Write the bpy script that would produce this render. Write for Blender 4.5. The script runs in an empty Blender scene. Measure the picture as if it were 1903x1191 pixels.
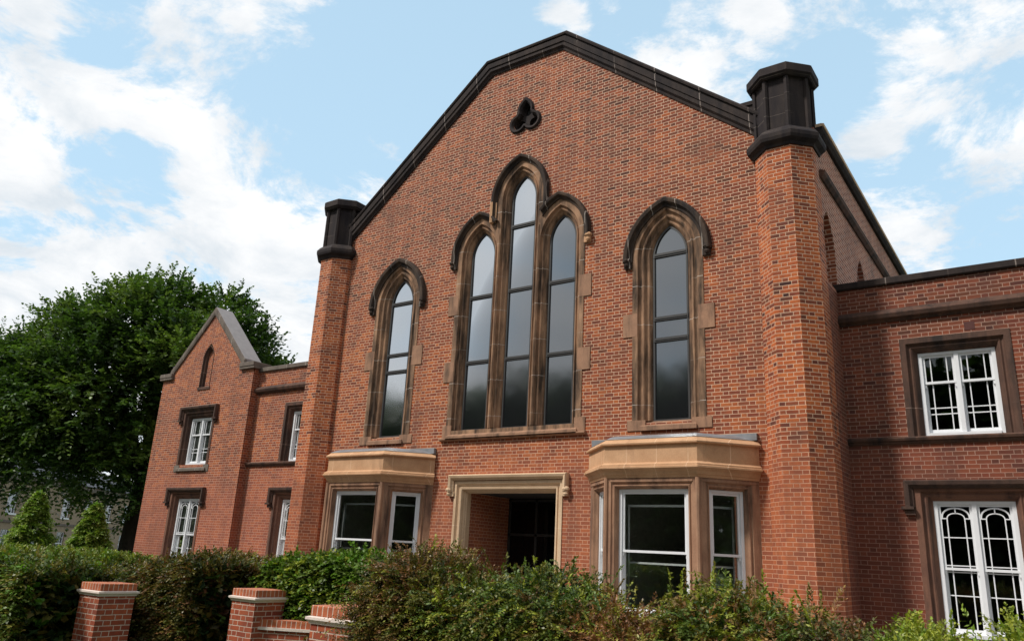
import bpy, bmesh, math, random
import numpy as np
from mathutils import Vector, Matrix
from mathutils.geometry import tessellate_polygon

R = math.radians
scn = bpy.context.scene
COL = scn.collection

# ------------------------------------------------------------------ camera
YAW, PITCH, ROLL = 0.62076834, 0.29339642, 0.05077195
EYE = Vector((0, -14.35, 1.65))
cy, sy, cp, sp = math.cos(YAW), math.sin(YAW), math.cos(PITCH), math.sin(PITCH)
fwd = Vector((-sy*cp, cy*cp, sp)); rgt = Vector((cy, sy, 0)); up = rgt.cross(fwd)
rgt2 = math.cos(ROLL)*rgt + math.sin(ROLL)*up
up2 = -math.sin(ROLL)*rgt + math.cos(ROLL)*up
cam = bpy.data.cameras.new('camera'); camo = bpy.data.objects.new('camera', cam); COL.objects.link(camo)
cam.sensor_width = 36; cam.lens = 1443.38/1903*36; cam.clip_end = 3000; cam.clip_start = .05
m = Matrix((rgt2, up2, -fwd)).transposed().to_4x4(); m.translation = EYE
camo.matrix_world = m
scn.camera = camo

def px_dir(x, y):
    f = 1443.38
    return (rgt2*((x-951.5)/f) - up2*((y-595.5)/f) + fwd).normalized()

def at(px, py, Y):
    """point of the depth plane y = Y seen at that place of the photograph"""
    d_ = px_dir(px, py); return EYE+d_*((Y-EYE.y)/d_.y)
def azim(px, py):
    d_ = px_dir(px, py); return math.degrees(math.atan2(-d_.x, d_.y))

# ------------------------------------------------------------------ node helper
class NT:
    def __init__(s, tree):
        s.t = tree; s.n = tree.nodes; s.l = tree.links
    def new(s, typ, **kw):
        n = s.n.new(typ)
        for k, v in kw.items(): setattr(n, k, v)
        return n
    def link(s, a, b): s.l.new(a, b)
    def put(s, sock, v):
        if v is None: return
        if hasattr(v, 'is_linked') or isinstance(v, bpy.types.NodeSocket): s.l.new(v, sock)
        else: sock.default_value = v
    def math(s, op, a, b=None, c=None, clamp=False):
        n = s.n.new('ShaderNodeMath'); n.operation = op; n.use_clamp = clamp
        s.put(n.inputs[0], a); s.put(n.inputs[1], b); s.put(n.inputs[2], c)
        return n.outputs[0]
    def vmath(s, op, a, b=None):
        n = s.n.new('ShaderNodeVectorMath'); n.operation = op
        s.put(n.inputs[0], a); s.put(n.inputs[1], b)
        return n.outputs['Value'] if op in ('DOT_PRODUCT', 'LENGTH') else n.outputs[0]
    def mix(s, fac, a, b, blend='MIX'):
        n = s.n.new('ShaderNodeMix'); n.data_type = 'RGBA'; n.blend_type = blend
        s.put(n.inputs['Factor'], fac); s.put(n.inputs[6], a); s.put(n.inputs[7], b)
        return n.outputs[2]
    def ramp(s, fac, stops, interp='LINEAR'):
        n = s.n.new('ShaderNodeValToRGB'); n.color_ramp.interpolation = interp
        el = n.color_ramp.elements
        while len(el) < len(stops): el.new(.5)
        for e, (p, c) in zip(el, stops):
            e.position = p; e.color = c if len(c) == 4 else (*c, 1)
        s.put(n.inputs[0], fac)
        return n.outputs[0]
    def rng(s, v, a, b, c=0., d=1., interp='LINEAR'):
        n = s.n.new('ShaderNodeMapRange'); n.interpolation_type = interp
        s.put(n.inputs[0], v); s.put(n.inputs[1], a); s.put(n.inputs[2], b); s.put(n.inputs[3], c); s.put(n.inputs[4], d)
        return n.outputs[0]
    def noise(s, vec, scale, detail=4., rough=.55, dist=0.):
        n = s.n.new('ShaderNodeTexNoise')
        s.put(n.inputs['Vector'], vec); n.inputs['Scale'].default_value = scale
        n.inputs['Detail'].default_value = detail; n.inputs['Roughness'].default_value = rough
        n.inputs['Distortion'].default_value = dist
        return n.outputs['Fac']

# ------------------------------------------------------------------ world: physical sky with clouds
SUN_EL, SUN_AZ = R(48), R(215)       # azimuth measured clockwise from +Y (from the front-left of the building)
w = bpy.data.worlds.new('World'); scn.world = w; w.use_nodes = True
W = NT(w.node_tree); W.n.clear()
out = W.new('ShaderNodeOutputWorld'); bg = W.new('ShaderNodeBackground')
sky = W.new('ShaderNodeTexSky'); sky.sky_type = 'NISHITA'; sky.sun_disc = False
sky.sun_elevation = SUN_EL; sky.sun_rotation = SUN_AZ; sky.air_density = 1.; sky.dust_density = .8; sky.ozone_density = 1.6
tc = W.new('ShaderNodeTexCoord'); d = tc.outputs['Generated']
sep = W.new('ShaderNodeSeparateXYZ'); W.link(d, sep.inputs[0])
zz = W.math('ADD', W.math('MAXIMUM', sep.outputs[2], 0.), .22)
cmb = W.new('ShaderNodeCombineXYZ')
W.link(W.math('DIVIDE', sep.outputs[0], zz), cmb.inputs[0]); W.link(W.math('DIVIDE', sep.outputs[1], zz), cmb.inputs[1])
P2 = cmb.outputs[0]
# (px, py, angular radius deg, strength): banks of cloud and clear gaps, as fixed directions of the sky
BL = [(20, 60, 8, .34), (90, 180, 8, .36), (60, 310, 7, .34), (150, 250, 4, .2), (290, 130, 6, .34), (360, 200, 5.5, .30), (430, 70, 5, .28), (560, 45, 4.2, .26), (350, 20, 4, .2),
      (60, 480, 11, .46), (200, 560, 12, .46), (430, 380, 7.5, .36), (510, 320, 5, .26), (700, 275, 4.5, .24), (560, 560, 10, .34), (600, 420, 6, .26),
      (1040, 45, 3.0, .36), (1260, 110, 4.4, .34), (1390, 40, 3.6, .26), (1340, 160, 3, .16), (1700, 110, 4.5, .22), (1850, 40, 4.5, .22), (1790, 190, 4.5, .22), (1610, 290, 3.6, .26),
      (1800, 390, 6, .28), (1700, 470, 4, .24), (1880, 190, 4, .2),
      (190, 40, 3.6, -.30), (235, 330, 4.5, -.20), (40, 430, 2.5, -.2), (640, 160, 8, -.28), (820, 60, 9, -.30), (1150, 20, 4, -.2), (1500, 190, 4, -.2), (1560, 190, 3.5, -.2), (880, 200, 8, -.3), (1740, 320, 2.6, -.2)]
acc = neg = None
for x, y, rad, st in BL:
    dv = px_dir(x, y)
    dt = W.vmath('DOT_PRODUCT', d, tuple(dv))
    v = W.rng(dt, math.cos(R(rad)), 1., 0., st, 'SMOOTHSTEP')
    if st < 0: neg = v if neg is None else W.math('ADD', neg, v)
    else: acc = v if acc is None else W.math('SMOOTH_MAX', acc, v, .06)
acc = W.math('ADD', acc, neg)
n1 = W.noise(P2, 3.4, 10., .66, .5)
n2 = W.noise(P2, 10.0, 9., .68, .3)
base = W.math('ADD', W.math('MULTIPLY_ADD', n1, 2.1, -1.05), W.math('MULTIPLY_ADD', n2, .75, .25))
# extra unseen cloud added behind and beside the camera for less blue light
infront = W.vmath('DOT_PRODUCT', d, tuple(fwd))
back = W.rng(infront, .35, .75, .30, 0., 'SMOOTHSTEP')
low = W.rng(sep.outputs[2], .02, .40, .30, 0., 'SMOOTHSTEP')
dens = W.math('ADD', W.math('ADD', W.math('ADD', base, acc), back), low)
mask = W.rng(dens, .66, .98, 0., 1., 'SMOOTHSTEP')
core = W.noise(P2, 3.6, 7., .6, .3)
ccol = W.ramp(core, [(.36, (.60, .655, .705)), (.48, (.73, .755, .78)), (.60, (.84, .845, .85))])
skyc = W.mix(1., sky.outputs[0], (.115, .115, .115, 1), 'MULTIPLY')
hz = W.mix(W.rng(sep.outputs[2], .0, .75, .92, .72), skyc, (.48, .69, .85, 1))
fin = W.mix(mask, hz, ccol)
# unseen sky behind the camera greyed, added to dim the window reflections
fin = W.mix(W.rng(infront, -.1, .62, .42, 0., 'SMOOTHSTEP'), fin, (.30, .32, .345, 1))
W.link(fin, bg.inputs[0]); bg.inputs[1].default_value = 1.0
W.link(bg.outputs[0], out.inputs[0])

sun = bpy.data.lights.new('sun', 'SUN'); sun.energy = 2.9; sun.angle = R(7); sun.color = (1, .95, .88)
suno = bpy.data.objects.new('sun', sun); COL.objects.link(suno)
sd = Vector((math.sin(SUN_AZ)*math.cos(SUN_EL), math.cos(SUN_AZ)*math.cos(SUN_EL), math.sin(SUN_EL)))
suno.rotation_euler = sd.to_track_quat('Z', 'Y').to_euler(); suno.location = sd*60

scn.view_settings.view_transform = 'Standard'; scn.view_settings.look = 'None'
scn.view_settings.exposure = 0.30; scn.view_settings.gamma = 1.0
scn.cycles.max_bounces = 6; scn.cycles.transparent_max_bounces = 12

# ------------------------------------------------------------------ materials
MATS = {}
def newmat(name):
    m = bpy.data.materials.new(name); m.use_nodes = True
    t = NT(m.node_tree); b = t.n['Principled BSDF']; MATS[name] = m
    return m, t, b
def uvsock(t):
    return t.new('ShaderNodeUVMap').outputs[0]
def objsock(t):
    return t.new('ShaderNodeTexCoord').outputs['Object']

def brick_mat(name, ramp, mortar=(.70, .465, .315), mortar_w=.0058, patch=.35, patch_bias=0., bond='flemish', joint_fade=.22, course=.075, low=None, high=0.):
    m, t, b = newmat(name)
    uv = uvsock(t); ob = objsock(t)
    nz = t.new('ShaderNodeTexNoise'); nz.inputs['Scale'].default_value = 5.; nz.inputs['Detail'].default_value = 3
    t.link(uv, nz.inputs['Vector'])
    dv = t.vmath('MULTIPLY', t.vmath('SUBTRACT', nz.outputs['Color'], (.5, .5, .5)), (.014, .010, 0))
    p = t.vmath('ADD', uv, dv)
    s = t.new('ShaderNodeSeparateXYZ'); t.link(p, s.inputs[0]); u, v = s.outputs[0], s.outputs[1]
    r = t.math('FLOOR', t.math('DIVIDE', v, course))
    par = t.math('FLOORED_MODULO', r, 2.)
    fz = t.math('SUBTRACT', v, t.math('MULTIPLY', r, course))
    dz = t.math('MINIMUM', fz, t.math('SUBTRACT', course, fz))
    if bond == 'flemish':
        un = t.math('ADD', t.math('DIVIDE', u, .3375), t.math('MULTIPLY', par, .5))
        k = t.math('FLOOR', un); tt = t.math('MULTIPLY', t.math('SUBTRACT', un, k), .3375)
        ish = t.math('GREATER_THAN', tt, .225)
        tb = t.math('SUBTRACT', tt, t.math('MULTIPLY', ish, .225))
        wb = t.math('SUBTRACT', .225, t.math('MULTIPLY', ish, .1125))
        k = t.math('ADD', t.math('MULTIPLY', k, 2.), ish)
    else:   # bricks on edge
        un = t.math('DIVIDE', u, .075 if bond == 'edge' else .1125)
        k = t.math('FLOOR', un); wv = .075 if bond == 'edge' else .1125
        tb = t.math('MULTIPLY', t.math('SUBTRACT', un, k), wv); wb = wv
        dz = .05
    dx = t.math('MINIMUM', tb, t.math('SUBTRACT', wb, tb))
    mm = t.math('MINIMUM', dx, dz)
    mask = t.rng(mm, mortar_w*.62, mortar_w*1.38, 0., 1., 'SMOOTHSTEP')
    idv = t.new('ShaderNodeCombineXYZ'); t.link(k, idv.inputs[0]); t.put(idv.inputs[1], r)
    wn = t.new('ShaderNodeTexWhiteNoise'); wn.noise_dimensions = '3D'; t.link(idv.outputs[0], wn.inputs['Vector'])
    idv2 = t.vmath('ADD', idv.outputs[0], (37.3, 11.1, 5.))
    wn2 = t.new('ShaderNodeTexWhiteNoise'); wn2.noise_dimensions = '3D'; t.link(idv2, wn2.inputs['Vector'])
    big = t.noise(ob, .45, 4., .6)
    big2 = t.noise(ob, 2.2, 3., .6)
    bias = t.math('MULTIPLY', t.math('SUBTRACT', t.math('ADD', t.math('MULTIPLY', big, .7), t.math('MULTIPLY', big2, .3)), .5 - patch_bias), patch*4.)
    if high:     # the upper walling was never cleaned: sootier faces under paler repointing
        sh = t.new('ShaderNodeSeparateXYZ'); t.link(ob, sh.inputs[0])
        hf = t.rng(sh.outputs[2], 5.0, 11.5, 0., 1., 'SMOOTHSTEP')
        bias = t.math('ADD', bias, t.math('MULTIPLY', hf, high))
    val = t.math('ADD', t.math('MULTIPLY', wn.outputs['Value'], .8), bias, clamp=True)
    c = t.ramp(val, ramp)
    c = t.mix(t.rng(t.noise(p, 13., 3., .6), .42, .75, 0., .45), c, (.10, .034, .024, 1))
    grain = t.noise(p, 60., 4., .7)
    c = t.mix(t.rng(grain, .3, .75, .0, .35), c, (.06, .03, .025, 1))
    c = t.mix(t.rng(wn2.outputs['Value'], .0, 1., .0, .20), c, (.55, .17, .06, 1))
    mort = t.mix(t.rng(t.noise(ob, 1.3, 4., .6), .38, .75, 0., .32), t.mix(hf, (*mortar, 1), (mortar[0]*1.06, mortar[1]*1.12, mortar[2]*1.18, 1)) if high else (*mortar, 1), (mortar[0]*.55, mortar[1]*.5, mortar[2]*.5, 1))
    mort = t.mix(t.rng(t.noise(p, 9., 3., .6), .35, .75, 0., joint_fade), mort, c)
    if low:      # cleaned and tinted brickwork near the ground: redder faces, joints washed over
        so = t.new('ShaderNodeSeparateXYZ'); t.link(ob, so.inputs[0])
        lf = t.rng(t.math('ADD', so.outputs[2], t.math('MULTIPLY', t.math('SUBTRACT', big, .5), 2.2)), 4.6, 2.6, 0., 1., 'SMOOTHSTEP')
        c = t.mix(t.math('MULTIPLY', lf, .50), c, (*low, 1)); mort = t.mix(t.math('MULTIPLY', lf, .50), mort, (low[0]*1.35, low[1]*1.7, low[2]*1.9, 1))
    col = t.mix(mask, mort, c)
    pt = t.noise(t.vmath('MULTIPLY', ob, (1., 1., 1.6)), .55, 5., .62, .6)
    col = t.mix(t.rng(pt, .52, .70, 0., .34, 'SMOOTHSTEP'), col, (.15, .070, .048, 1))
    # grime streaks
    st = t.vmath('MULTIPLY', ob, (1.2, 1.2, .16))
    col = t.mix(t.rng(t.noise(st, 1.6, 6., .65), .48, .80, 0., .50), col, (.075, .045, .04, 1))
    t.link(col, b.inputs['Base Color']); b.inputs['Roughness'].default_value = .88
    b.inputs['Specular IOR Level'].default_value = .25
    h = t.math('ADD', mask, t.math('MULTIPLY', grain, .5))
    bp = t.new('ShaderNodeBump'); bp.inputs['Strength'].default_value = .55; bp.inputs['Distance'].default_value = .006
    t.link(h, bp.inputs['Height']); t.link(bp.outputs[0], b.inputs['Normal'])
    return m
OLD = [(0., (.50, .142, .042)), (.22, (.42, .104, .034)), (.50, (.27, .064, .032)), (.82, (.18, .050, .027)), (1., (.085, .032, .021))]
ORG = [(0., (.60, .165, .046)), (.36, (.53, .126, .036)), (.60, (.36, .080, .030)), (.82, (.16, .042, .026)), (1., (.045, .020, .017))]
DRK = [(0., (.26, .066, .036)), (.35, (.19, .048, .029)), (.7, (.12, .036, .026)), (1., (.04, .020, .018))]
NEW = [(0., (.50, .110, .045)), (.5, (.40, .078, .036)), (.85, (.27, .052, .030)), (1., (.17, .042, .03))]
brick_mat('brick_main', OLD, patch=.40, patch_bias=.0, high=.26, low=(.42, .14, .075))
brick_mat('brick_turret', ORG, patch=.36, patch_bias=.03, high=.08, low=(.42, .13, .065))
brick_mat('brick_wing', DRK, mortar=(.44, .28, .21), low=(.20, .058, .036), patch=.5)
brick_mat('brick_left', OLD, low=(.40, .13, .08), mortar=(.60, .41, .30), patch=.40, patch_bias=-.03)
brick_mat('brick_side', [(0., (.44, .155, .080)), (.5, (.33, .105, .058)), (.8, (.19, .062, .040)), (1., (.08, .035, .026))], mortar=(.74, .56, .44), mortar_w=.0080, patch=.40)
brick_mat('brick_pier', NEW, mortar=(.62, .47, .38), mortar_w=.006, patch=.25, joint_fade=0.)
brick_mat('brick_edge', [(0., (.66, .19, .075)), (1., (.46, .105, .05))], mortar=(.66, .52, .42), patch=.2, bond='edge', joint_fade=0.)

def stone_mat(name, c1, c2, soot, soot_amt, jaxis=None, jstep=.6, joint=(.55, .48, .42), rough=.85, streak=True, jw=.006):
    m, t, b = newmat(name); ob = objsock(t)
    n = t.noise(ob, 2.6, 6., .62); f = t.noise(ob, 38., 5., .7)
    c = t.mix(t.rng(n, .3, .7), (*c1, 1), (*c2, 1))
    c = t.mix(t.rng(f, .35, .8, 0., .4), c, (c1[0]*.45, c1[1]*.42, c1[2]*.4, 1))
    if streak:
        sv = t.vmath('MULTIPLY', ob, (2.6, 2.6, .45))
        s = t.noise(sv, 1.5, 6., .65)
    else: s = t.noise(ob, 2.0, 6., .65)
    c = t.mix(t.rng(s, .62-soot_amt*.34, .80-soot_amt*.26, 0., .93), c, (*soot, 1))
    if jaxis is not None:
        sp_ = t.new('ShaderNodeSeparateXYZ'); t.link(ob, sp_.inputs[0])
        ww = t.math('DIVIDE', sp_.outputs[jaxis], jstep)
        fr = t.math('ABSOLUTE', t.math('SUBTRACT', t.math('FRACT', ww), .5))
        jm = t.math('LESS_THAN', fr, jw/jstep)
        br = t.rng(t.noise(ob, 1.1, 2., .5), .38, .52)
        c = t.mix(t.math('MULTIPLY', jm, t.math('MULTIPLY', br, .85)), c, (*joint, 1))
    t.link(c, b.inputs['Base Color']); b.inputs['Roughness'].default_value = rough
    b.inputs['Specular IOR Level'].default_value = .25
    bp = t.new('ShaderNodeBump'); bp.inputs['Strength'].default_value = .35; bp.inputs['Distance'].default_value = .01
    t.link(t.math('ADD', f, t.math('MULTIPLY', n, 2.)), bp.inputs['Height']); t.link(bp.outputs[0], b.inputs['Normal'])
    return m
SOOT = (.030, .024, .022)
stone_mat('stone_lancet', (.50, .295, .175), (.31, .178, .108), (.034, .025, .019), .70, 2, .86)
stone_mat('stone_quoin', (.42, .235, .145), (.27, .155, .10), (.07, .048, .036), .40)
stone_mat('stone_hood', (.12, .078, .052), (.050, .036, .029), (.022, .018, .017), .70, 0, .55)
stone_mat('stone_black', (.060, .043, .036), (.030, .023, .022), (.018, .014, .015), .62, 0, 1.05, (.30, .25, .22), jw=.009)
stone_mat('stone_crown', (.055, .041, .034), (.030, .023, .023), (.018, .014, .016), .66, 2, .42, (.16, .13, .11), jw=.005)
stone_mat('stone_tan', (.74, .54, .36), (.62, .43, .27), (.40, .26, .16), .08, 2, .9, (.80, .64, .48), jw=.004)
stone_mat('stone_bay', (.66, .40, .23), (.50, .28, .15), (.34, .19, .11), .18, 0, .62, (.76, .54, .36), jw=.005)
stone_mat('stone_bay_body', (.46, .27, .17), (.32, .17, .105), (.10, .06, .045), .48)
stone_mat('stone_wing', (.15, .080, .055), (.085, .048, .037), SOOT, .55, 2, 1.3, (.34, .24, .20))
stone_mat('stone_wing_low', (.23, .115, .075), (.16, .078, .055), (.05, .034, .03), .3)
stone_mat('stone_wing_hood', (.13, .075, .055), (.07, .042, .034), SOOT, .5)
stone_mat('stone_grey', (.20, .165, .135), (.13, .105, .088), (.06, .05, .045), .3, 0, .9)
stone_mat('stone_far', (.36, .28, .19), (.29, .22, .15), (.16, .12, .09), .2, streak=False)
stone_mat('stone_white', (.86, .74, .66), (.78, .66, .58), (.45, .36, .30), .05)

def plain(name, col, rough=.6, metal=0., spec=.4, nscale=8., var=.25, bump=.0):
    m, t, b = newmat(name); ob = objsock(t)
    n = t.noise(ob, nscale, 5., .6)
    c = t.mix(t.rng(n, .3, .75, 0., 1.), (*col, 1), tuple(x*(1-var) for x in col)+(1,))
    t.link(c, b.inputs['Base Color']); b.inputs['Roughness'].default_value = rough
    b.inputs['Metallic'].default_value = metal; b.inputs['Specular IOR Level'].default_value = spec
    if bump:
        bp = t.new('ShaderNodeBump'); bp.inputs['Strength'].default_value = .5; bp.inputs['Distance'].default_value = bump
        t.link(n, bp.inputs['Height']); t.link(bp.outputs[0], b.inputs['Normal'])
    return m
plain('white_paint', (.80, .81, .83), .45, var=.06)
plain('lead', (.27, .275, .29), .55, .2, var=.35, nscale=5)
plain('lead_pale', (.34, .31, .30), .7, 0., var=.2, nscale=5)
plain('bronze_frame', (.045, .043, .042), .5)
plain('room_wall', (.55, .55, .50), .9)
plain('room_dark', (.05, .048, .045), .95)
plain('curtain', (.62, .60, .56), .9, nscale=3)
plain('bark', (.045, .035, .028), .95, nscale=6, var=.5, bump=.05)
plain('iron', (.012, .013, .014), .5)
plain('slate', (.07, .07, .08), .7)
plain('asphalt', (.055, .055, .056), .9, nscale=30)
plain('paving', (.26, .24, .22), .9, nscale=4)
plain('grass', (.06, .10, .03), .95, nscale=2, var=.5)
plain('aluminium', (.35, .34, .33), .5, .6)
plain('timber', (.33, .16, .06), .6)
plain('terracotta', (.10, .035, .03), .8)

def glass_mat(name, refl, tint, dark):
    m, t, b = newmat(name)
    t.n.remove(b); o = t.n['Material Output']
    g = t.new('ShaderNodeBsdfGlossy'); g.inputs['Roughness'].default_value = .085 if name == 'glass_lancet' else .015
    g.inputs['Color'].default_value = (*tint, 1)
    if dark is None:
        q = t.new('ShaderNodeBsdfTransparent'); q.inputs['Color'].default_value = (.88, .92, .89, 1)
    else:
        q = t.new('ShaderNodeBsdfDiffuse'); q.inputs['Color'].default_value = (*dark, 1)
    lw = t.new('ShaderNodeFresnel'); lw.inputs['IOR'].default_value = 1.5
    f = t.math('ADD', t.math('MULTIPLY', lw.outputs[0], 1.0), refl, clamp=True)
    mx = t.new('ShaderNodeMixShader'); t.put(mx.inputs[0], f); t.link(q.outputs[0], mx.inputs[1]); t.link(g.outputs[0], mx.inputs[2])
    t.link(mx.outputs[0], o.inputs[0])
    bp = t.new('ShaderNodeBump'); bp.inputs['Strength'].default_value = .12; bp.inputs['Distance'].default_value = .02
    t.link(t.noise(objsock(t), 1.1, 2., .5), bp.inputs['Height']); t.link(bp.outputs[0], g.inputs['Normal'])
    return m
glass_mat('glass_lancet', .27, (.70, .72, .74), (.015, .016, .018))
glass_mat('glass_clear', .14, (.9, .95, .93), None)
glass_mat('glass_door', -.045, (.6, .6, .6), (.006, .006, .007))
glass_mat('glass_wing', .05, (.9, .95, .93), None)

def leaf_mat(name, trans=.3, rough=.45, spec=.35):
    m, t, b = newmat(name); o = t.n['Material Output']
    a = t.new('ShaderNodeVertexColor'); a.layer_name = 'Col'
    t.link(a.outputs[0], b.inputs['Base Color']); b.inputs['Roughness'].default_value = rough
    b.inputs['Specular IOR Level'].default_value = spec
    tr = t.new('ShaderNodeBsdfTranslucent'); t.link(t.mix(1., a.outputs[0], (1.2, 1.35, .6, 1), 'MULTIPLY'), tr.inputs[0])
    mx = t.new('ShaderNodeMixShader'); mx.inputs[0].default_value = trans
    t.link(b.outputs[0], mx.inputs[1]); t.link(tr.outputs[0], mx.inputs[2]); t.link(mx.outputs[0], o.inputs[0])
    return m
leaf_mat('leaves'); leaf_mat('leaves_gloss', .22, .42, .35)

# ------------------------------------------------------------------ mesh helpers
ORIGIN = [Vector((0, 0, 0))]
class MB:
    def __init__(s): s.v = []; s.f = []
    def add(s, vs, fs):
        n = len(s.v); s.v += [tuple(x) for x in vs]; s.f += [tuple(i+n for i in f) for f in fs]
    def box(s, x0, x1, y0, y1, z0, z1, fr=None):
        p = [(x, y, z) for z in (z0, z1) for y in (y0, y1) for x in (x0, x1)]
        if fr: p = [fr(*q) for q in p]
        s.add(p, [(0, 2, 3, 1), (4, 5, 7, 6), (0, 1, 5, 4), (2, 6, 7, 3), (0, 4, 6, 2), (1, 3, 7, 5)])
    def prism(s, poly, z0, z1):
        n = len(poly)
        s.add([(x, y, z0) for x, y in poly]+[(x, y, z1) for x, y in poly],
              [tuple(range(n))[::-1], tuple(range(n, 2*n))]+[(i, (i+1) % n, (i+1) % n+n, i+n) for i in range(n)])
    def tube(s, pts, rad, n=8):
        pts = [Vector(p) for p in pts]; vs = []; fs = []
        for i, p in enumerate(pts):
            a = pts[max(i-1, 0)]; b = pts[min(i+1, len(pts)-1)]; t = (b-a).normalized()
            q = t.orthogonal().normalized(); r2 = t.cross(q); r = rad[i] if hasattr(rad, '__len__') else rad
            vs += [p+(q*math.cos(2*math.pi*k/n)+r2*math.sin(2*math.pi*k/n))*r for k in range(n)]
        for i in range(len(pts)-1):
            for k in range(n):
                fs.append((i*n+k, i*n+(k+1) % n, (i+1)*n+(k+1) % n, (i+1)*n+k))
        fs.append(tuple(range(n))[::-1]); fs.append(tuple(range((len(pts)-1)*n, len(pts)*n)))
        s.add(vs, fs)
    def build(s, name, mat, parent=None, smooth=False, recalc=True, bevel=0):
        me = bpy.data.meshes.new(name)
        o = ORIGIN[0] if parent is not None else Vector((0, 0, 0))
        me.from_pydata([(x-o.x, y-o.y, z-o.z) for x, y, z in s.v], [], s.f)
        bm = bmesh.new(); bm.from_mesh(me)
        bmesh.ops.remove_doubles(bm, verts=bm.verts, dist=1e-5)
        if recalc: bmesh.ops.recalc_face_normals(bm, faces=bm.faces)
        if bevel: bmesh.ops.bevel(bm, geom=bm.edges, offset=bevel, segments=1, affect='EDGES')
        ul = bm.loops.layers.uv.new('UVMap')
        for f in bm.faces:
            nx, ny, nz = f.normal
            h = math.hypot(nx, ny)
            if h > .35:
                tx, ty = -ny/h, nx/h
                if abs(tx) > .99: tx, ty = (1., 0.)
                if abs(ty) > .99: tx, ty = (0., 1.)
                for l in f.loops:
                    c = l.vert.co
                    l[ul].uv = ((c.x+o.x)*tx+(c.y+o.y)*ty, c.z+o.z)
            else:
                for l in f.loops: l[ul].uv = (l.vert.co.x+o.x, l.vert.co.y+o.y)
        bm.to_mesh(me); bm.free()
        for mt in (mat if isinstance(mat, (list, tuple)) else [mat]): me.materials.append(MATS[mt])
        if smooth:
            me.polygons.foreach_set('use_smooth', [True]*len(me.polygons))
        ob = bpy.data.objects.new(name, me); COL.objects.link(ob)
        if parent is not None: ob.parent = parent
        return ob
def empty(name, loc):
    o = bpy.data.objects.new(name, None); o.location = loc; COL.objects.link(o); o.empty_display_size = .3
    return o
def tag(o, label=None, cat=None, group=None, kind=None):
    for k, v in (('label', label), ('category', cat), ('group', group), ('kind', kind)):
        if v: o[k] = v
    return o

def frame(O, u, n):
    """local (u along wall, d outward, z up) to world"""
    O = Vector(O); u = Vector(u).normalized(); n = Vector(n).normalized()
    return lambda a, b, c: O+u*a+n*b+Vector((0, 0, c))
def FR(y): return frame((0, y, 0), (1, 0, 0), (0, -1, 0))

def offset_path(path, n, closed=False):
    """offset a 2D polyline to its left side by n with mitres"""
    L = len(path); res = []
    for i in range(L):
        p = Vector(path[i])
        a = Vector(path[i-1]) if (i > 0 or closed) else None
        b = Vector(path[(i+1) % L]) if (i < L-1 or closed) else None
        ds = []
        if a is not None: ds.append((p-a).normalized())
        if b is not None: ds.append((b-p).normalized())
        ns = [Vector((-q.y, q.x)) for q in ds]
        if len(ns) == 1: res.append(p+ns[0]*n)
        else:
            mm = (ns[0]+ns[1]); k = mm.dot(ns[0])
            res.append(p+mm*(n/max(k, .25)))
    return res
def sweep(mb, fr, path, profile, closed=False, cap=True, flip=1):
    """path: 2D (u,z) points; profile: (offset to the left, depth outward)"""
    cols = [offset_path(path, n*flip, closed) for n, d_ in profile]
    L = len(path); K = len(profile); vs = []
    for i in range(L):
        for k in range(K):
            q = cols[k][i]; vs.append(fr(q.x, profile[k][1], q.y))
    fs = []
    for i in range(L if closed else L-1):
        j = (i+1) % L
        for k in range(K-1): fs.append((i*K+k, i*K+k+1, j*K+k+1, j*K+k))
    if cap and not closed:
        fs.append(tuple(range(K))); fs.append(tuple(range((L-1)*K, L*K)))
    mb.add(vs, fs)
def plate(mb, fr, d0, outer, holes=(), d1=None):
    """flat polygon with holes at depth d0 (optionally thickened to d1 along its outer and hole edges)"""
    loops = [[Vector((x, z, 0)) for x, z in outer]]+[[Vector((x, z, 0)) for x, z in h] for h in holes]
    tris = tessellate_polygon(loops); pts = [p for l in loops for p in l]
    mb.add([fr(p.x, d0, p.y) for p in pts], [t for t in tris])
    if d1 is not None:
        for l in loops:
            n = len(l); mb.add([fr(p.x, d0, p.y) for p in l]+[fr(p.x, d1, p.y) for p in l], [(i, (i+1) % n, (i+1) % n+n, i+n) for i in range(n)])
def arch(xc, half, zs, off=0., seg=12, z0=None, k=1.0):
    """pointed arch outline from left springing over the apex to the right; radius = 2*half*k"""
    r0 = 2*half*k; cx = r0-half; r = r0+off
    a1 = math.acos(cx/r)
    pts = []
    for i in range(seg+1):
        a = math.pi-(math.pi-(math.pi-a1))*i/seg
        pts.append((xc+cx+r*math.cos(a), zs+r*math.sin(a)))
    for i in range(1, seg+1):
        a = a1*(1-i/seg); pts.append((xc-cx+r*math.cos(a), zs+r*math.sin(a)))
    if z0 is not None: pts = [(pts[0][0], z0)]+pts+[(pts[-1][0], z0)]
    return pts

# ================================================================== THE HALL
AX = -10.18
hall = empty('brick_hall', (AX, 0, 0)); ORIGIN[0] = Vector((AX, 0, 0))
tag(hall, 'large Gothic red brick hall with broad gable, octagonal corner turrets and lower side wings', 'building')
F0 = FR(0)
SLZ = .81
lanc = [-14.03, -6.31]
LH, LZ0, LZS = .385, 4.41, 7.97          # glass half width, glass bottom, springing
CX = [AX-1.175, AX, AX+1.175]; CH = .36; CZS = [8.86, 10.19, 8.86]; CZ0 = 4.45
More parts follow.
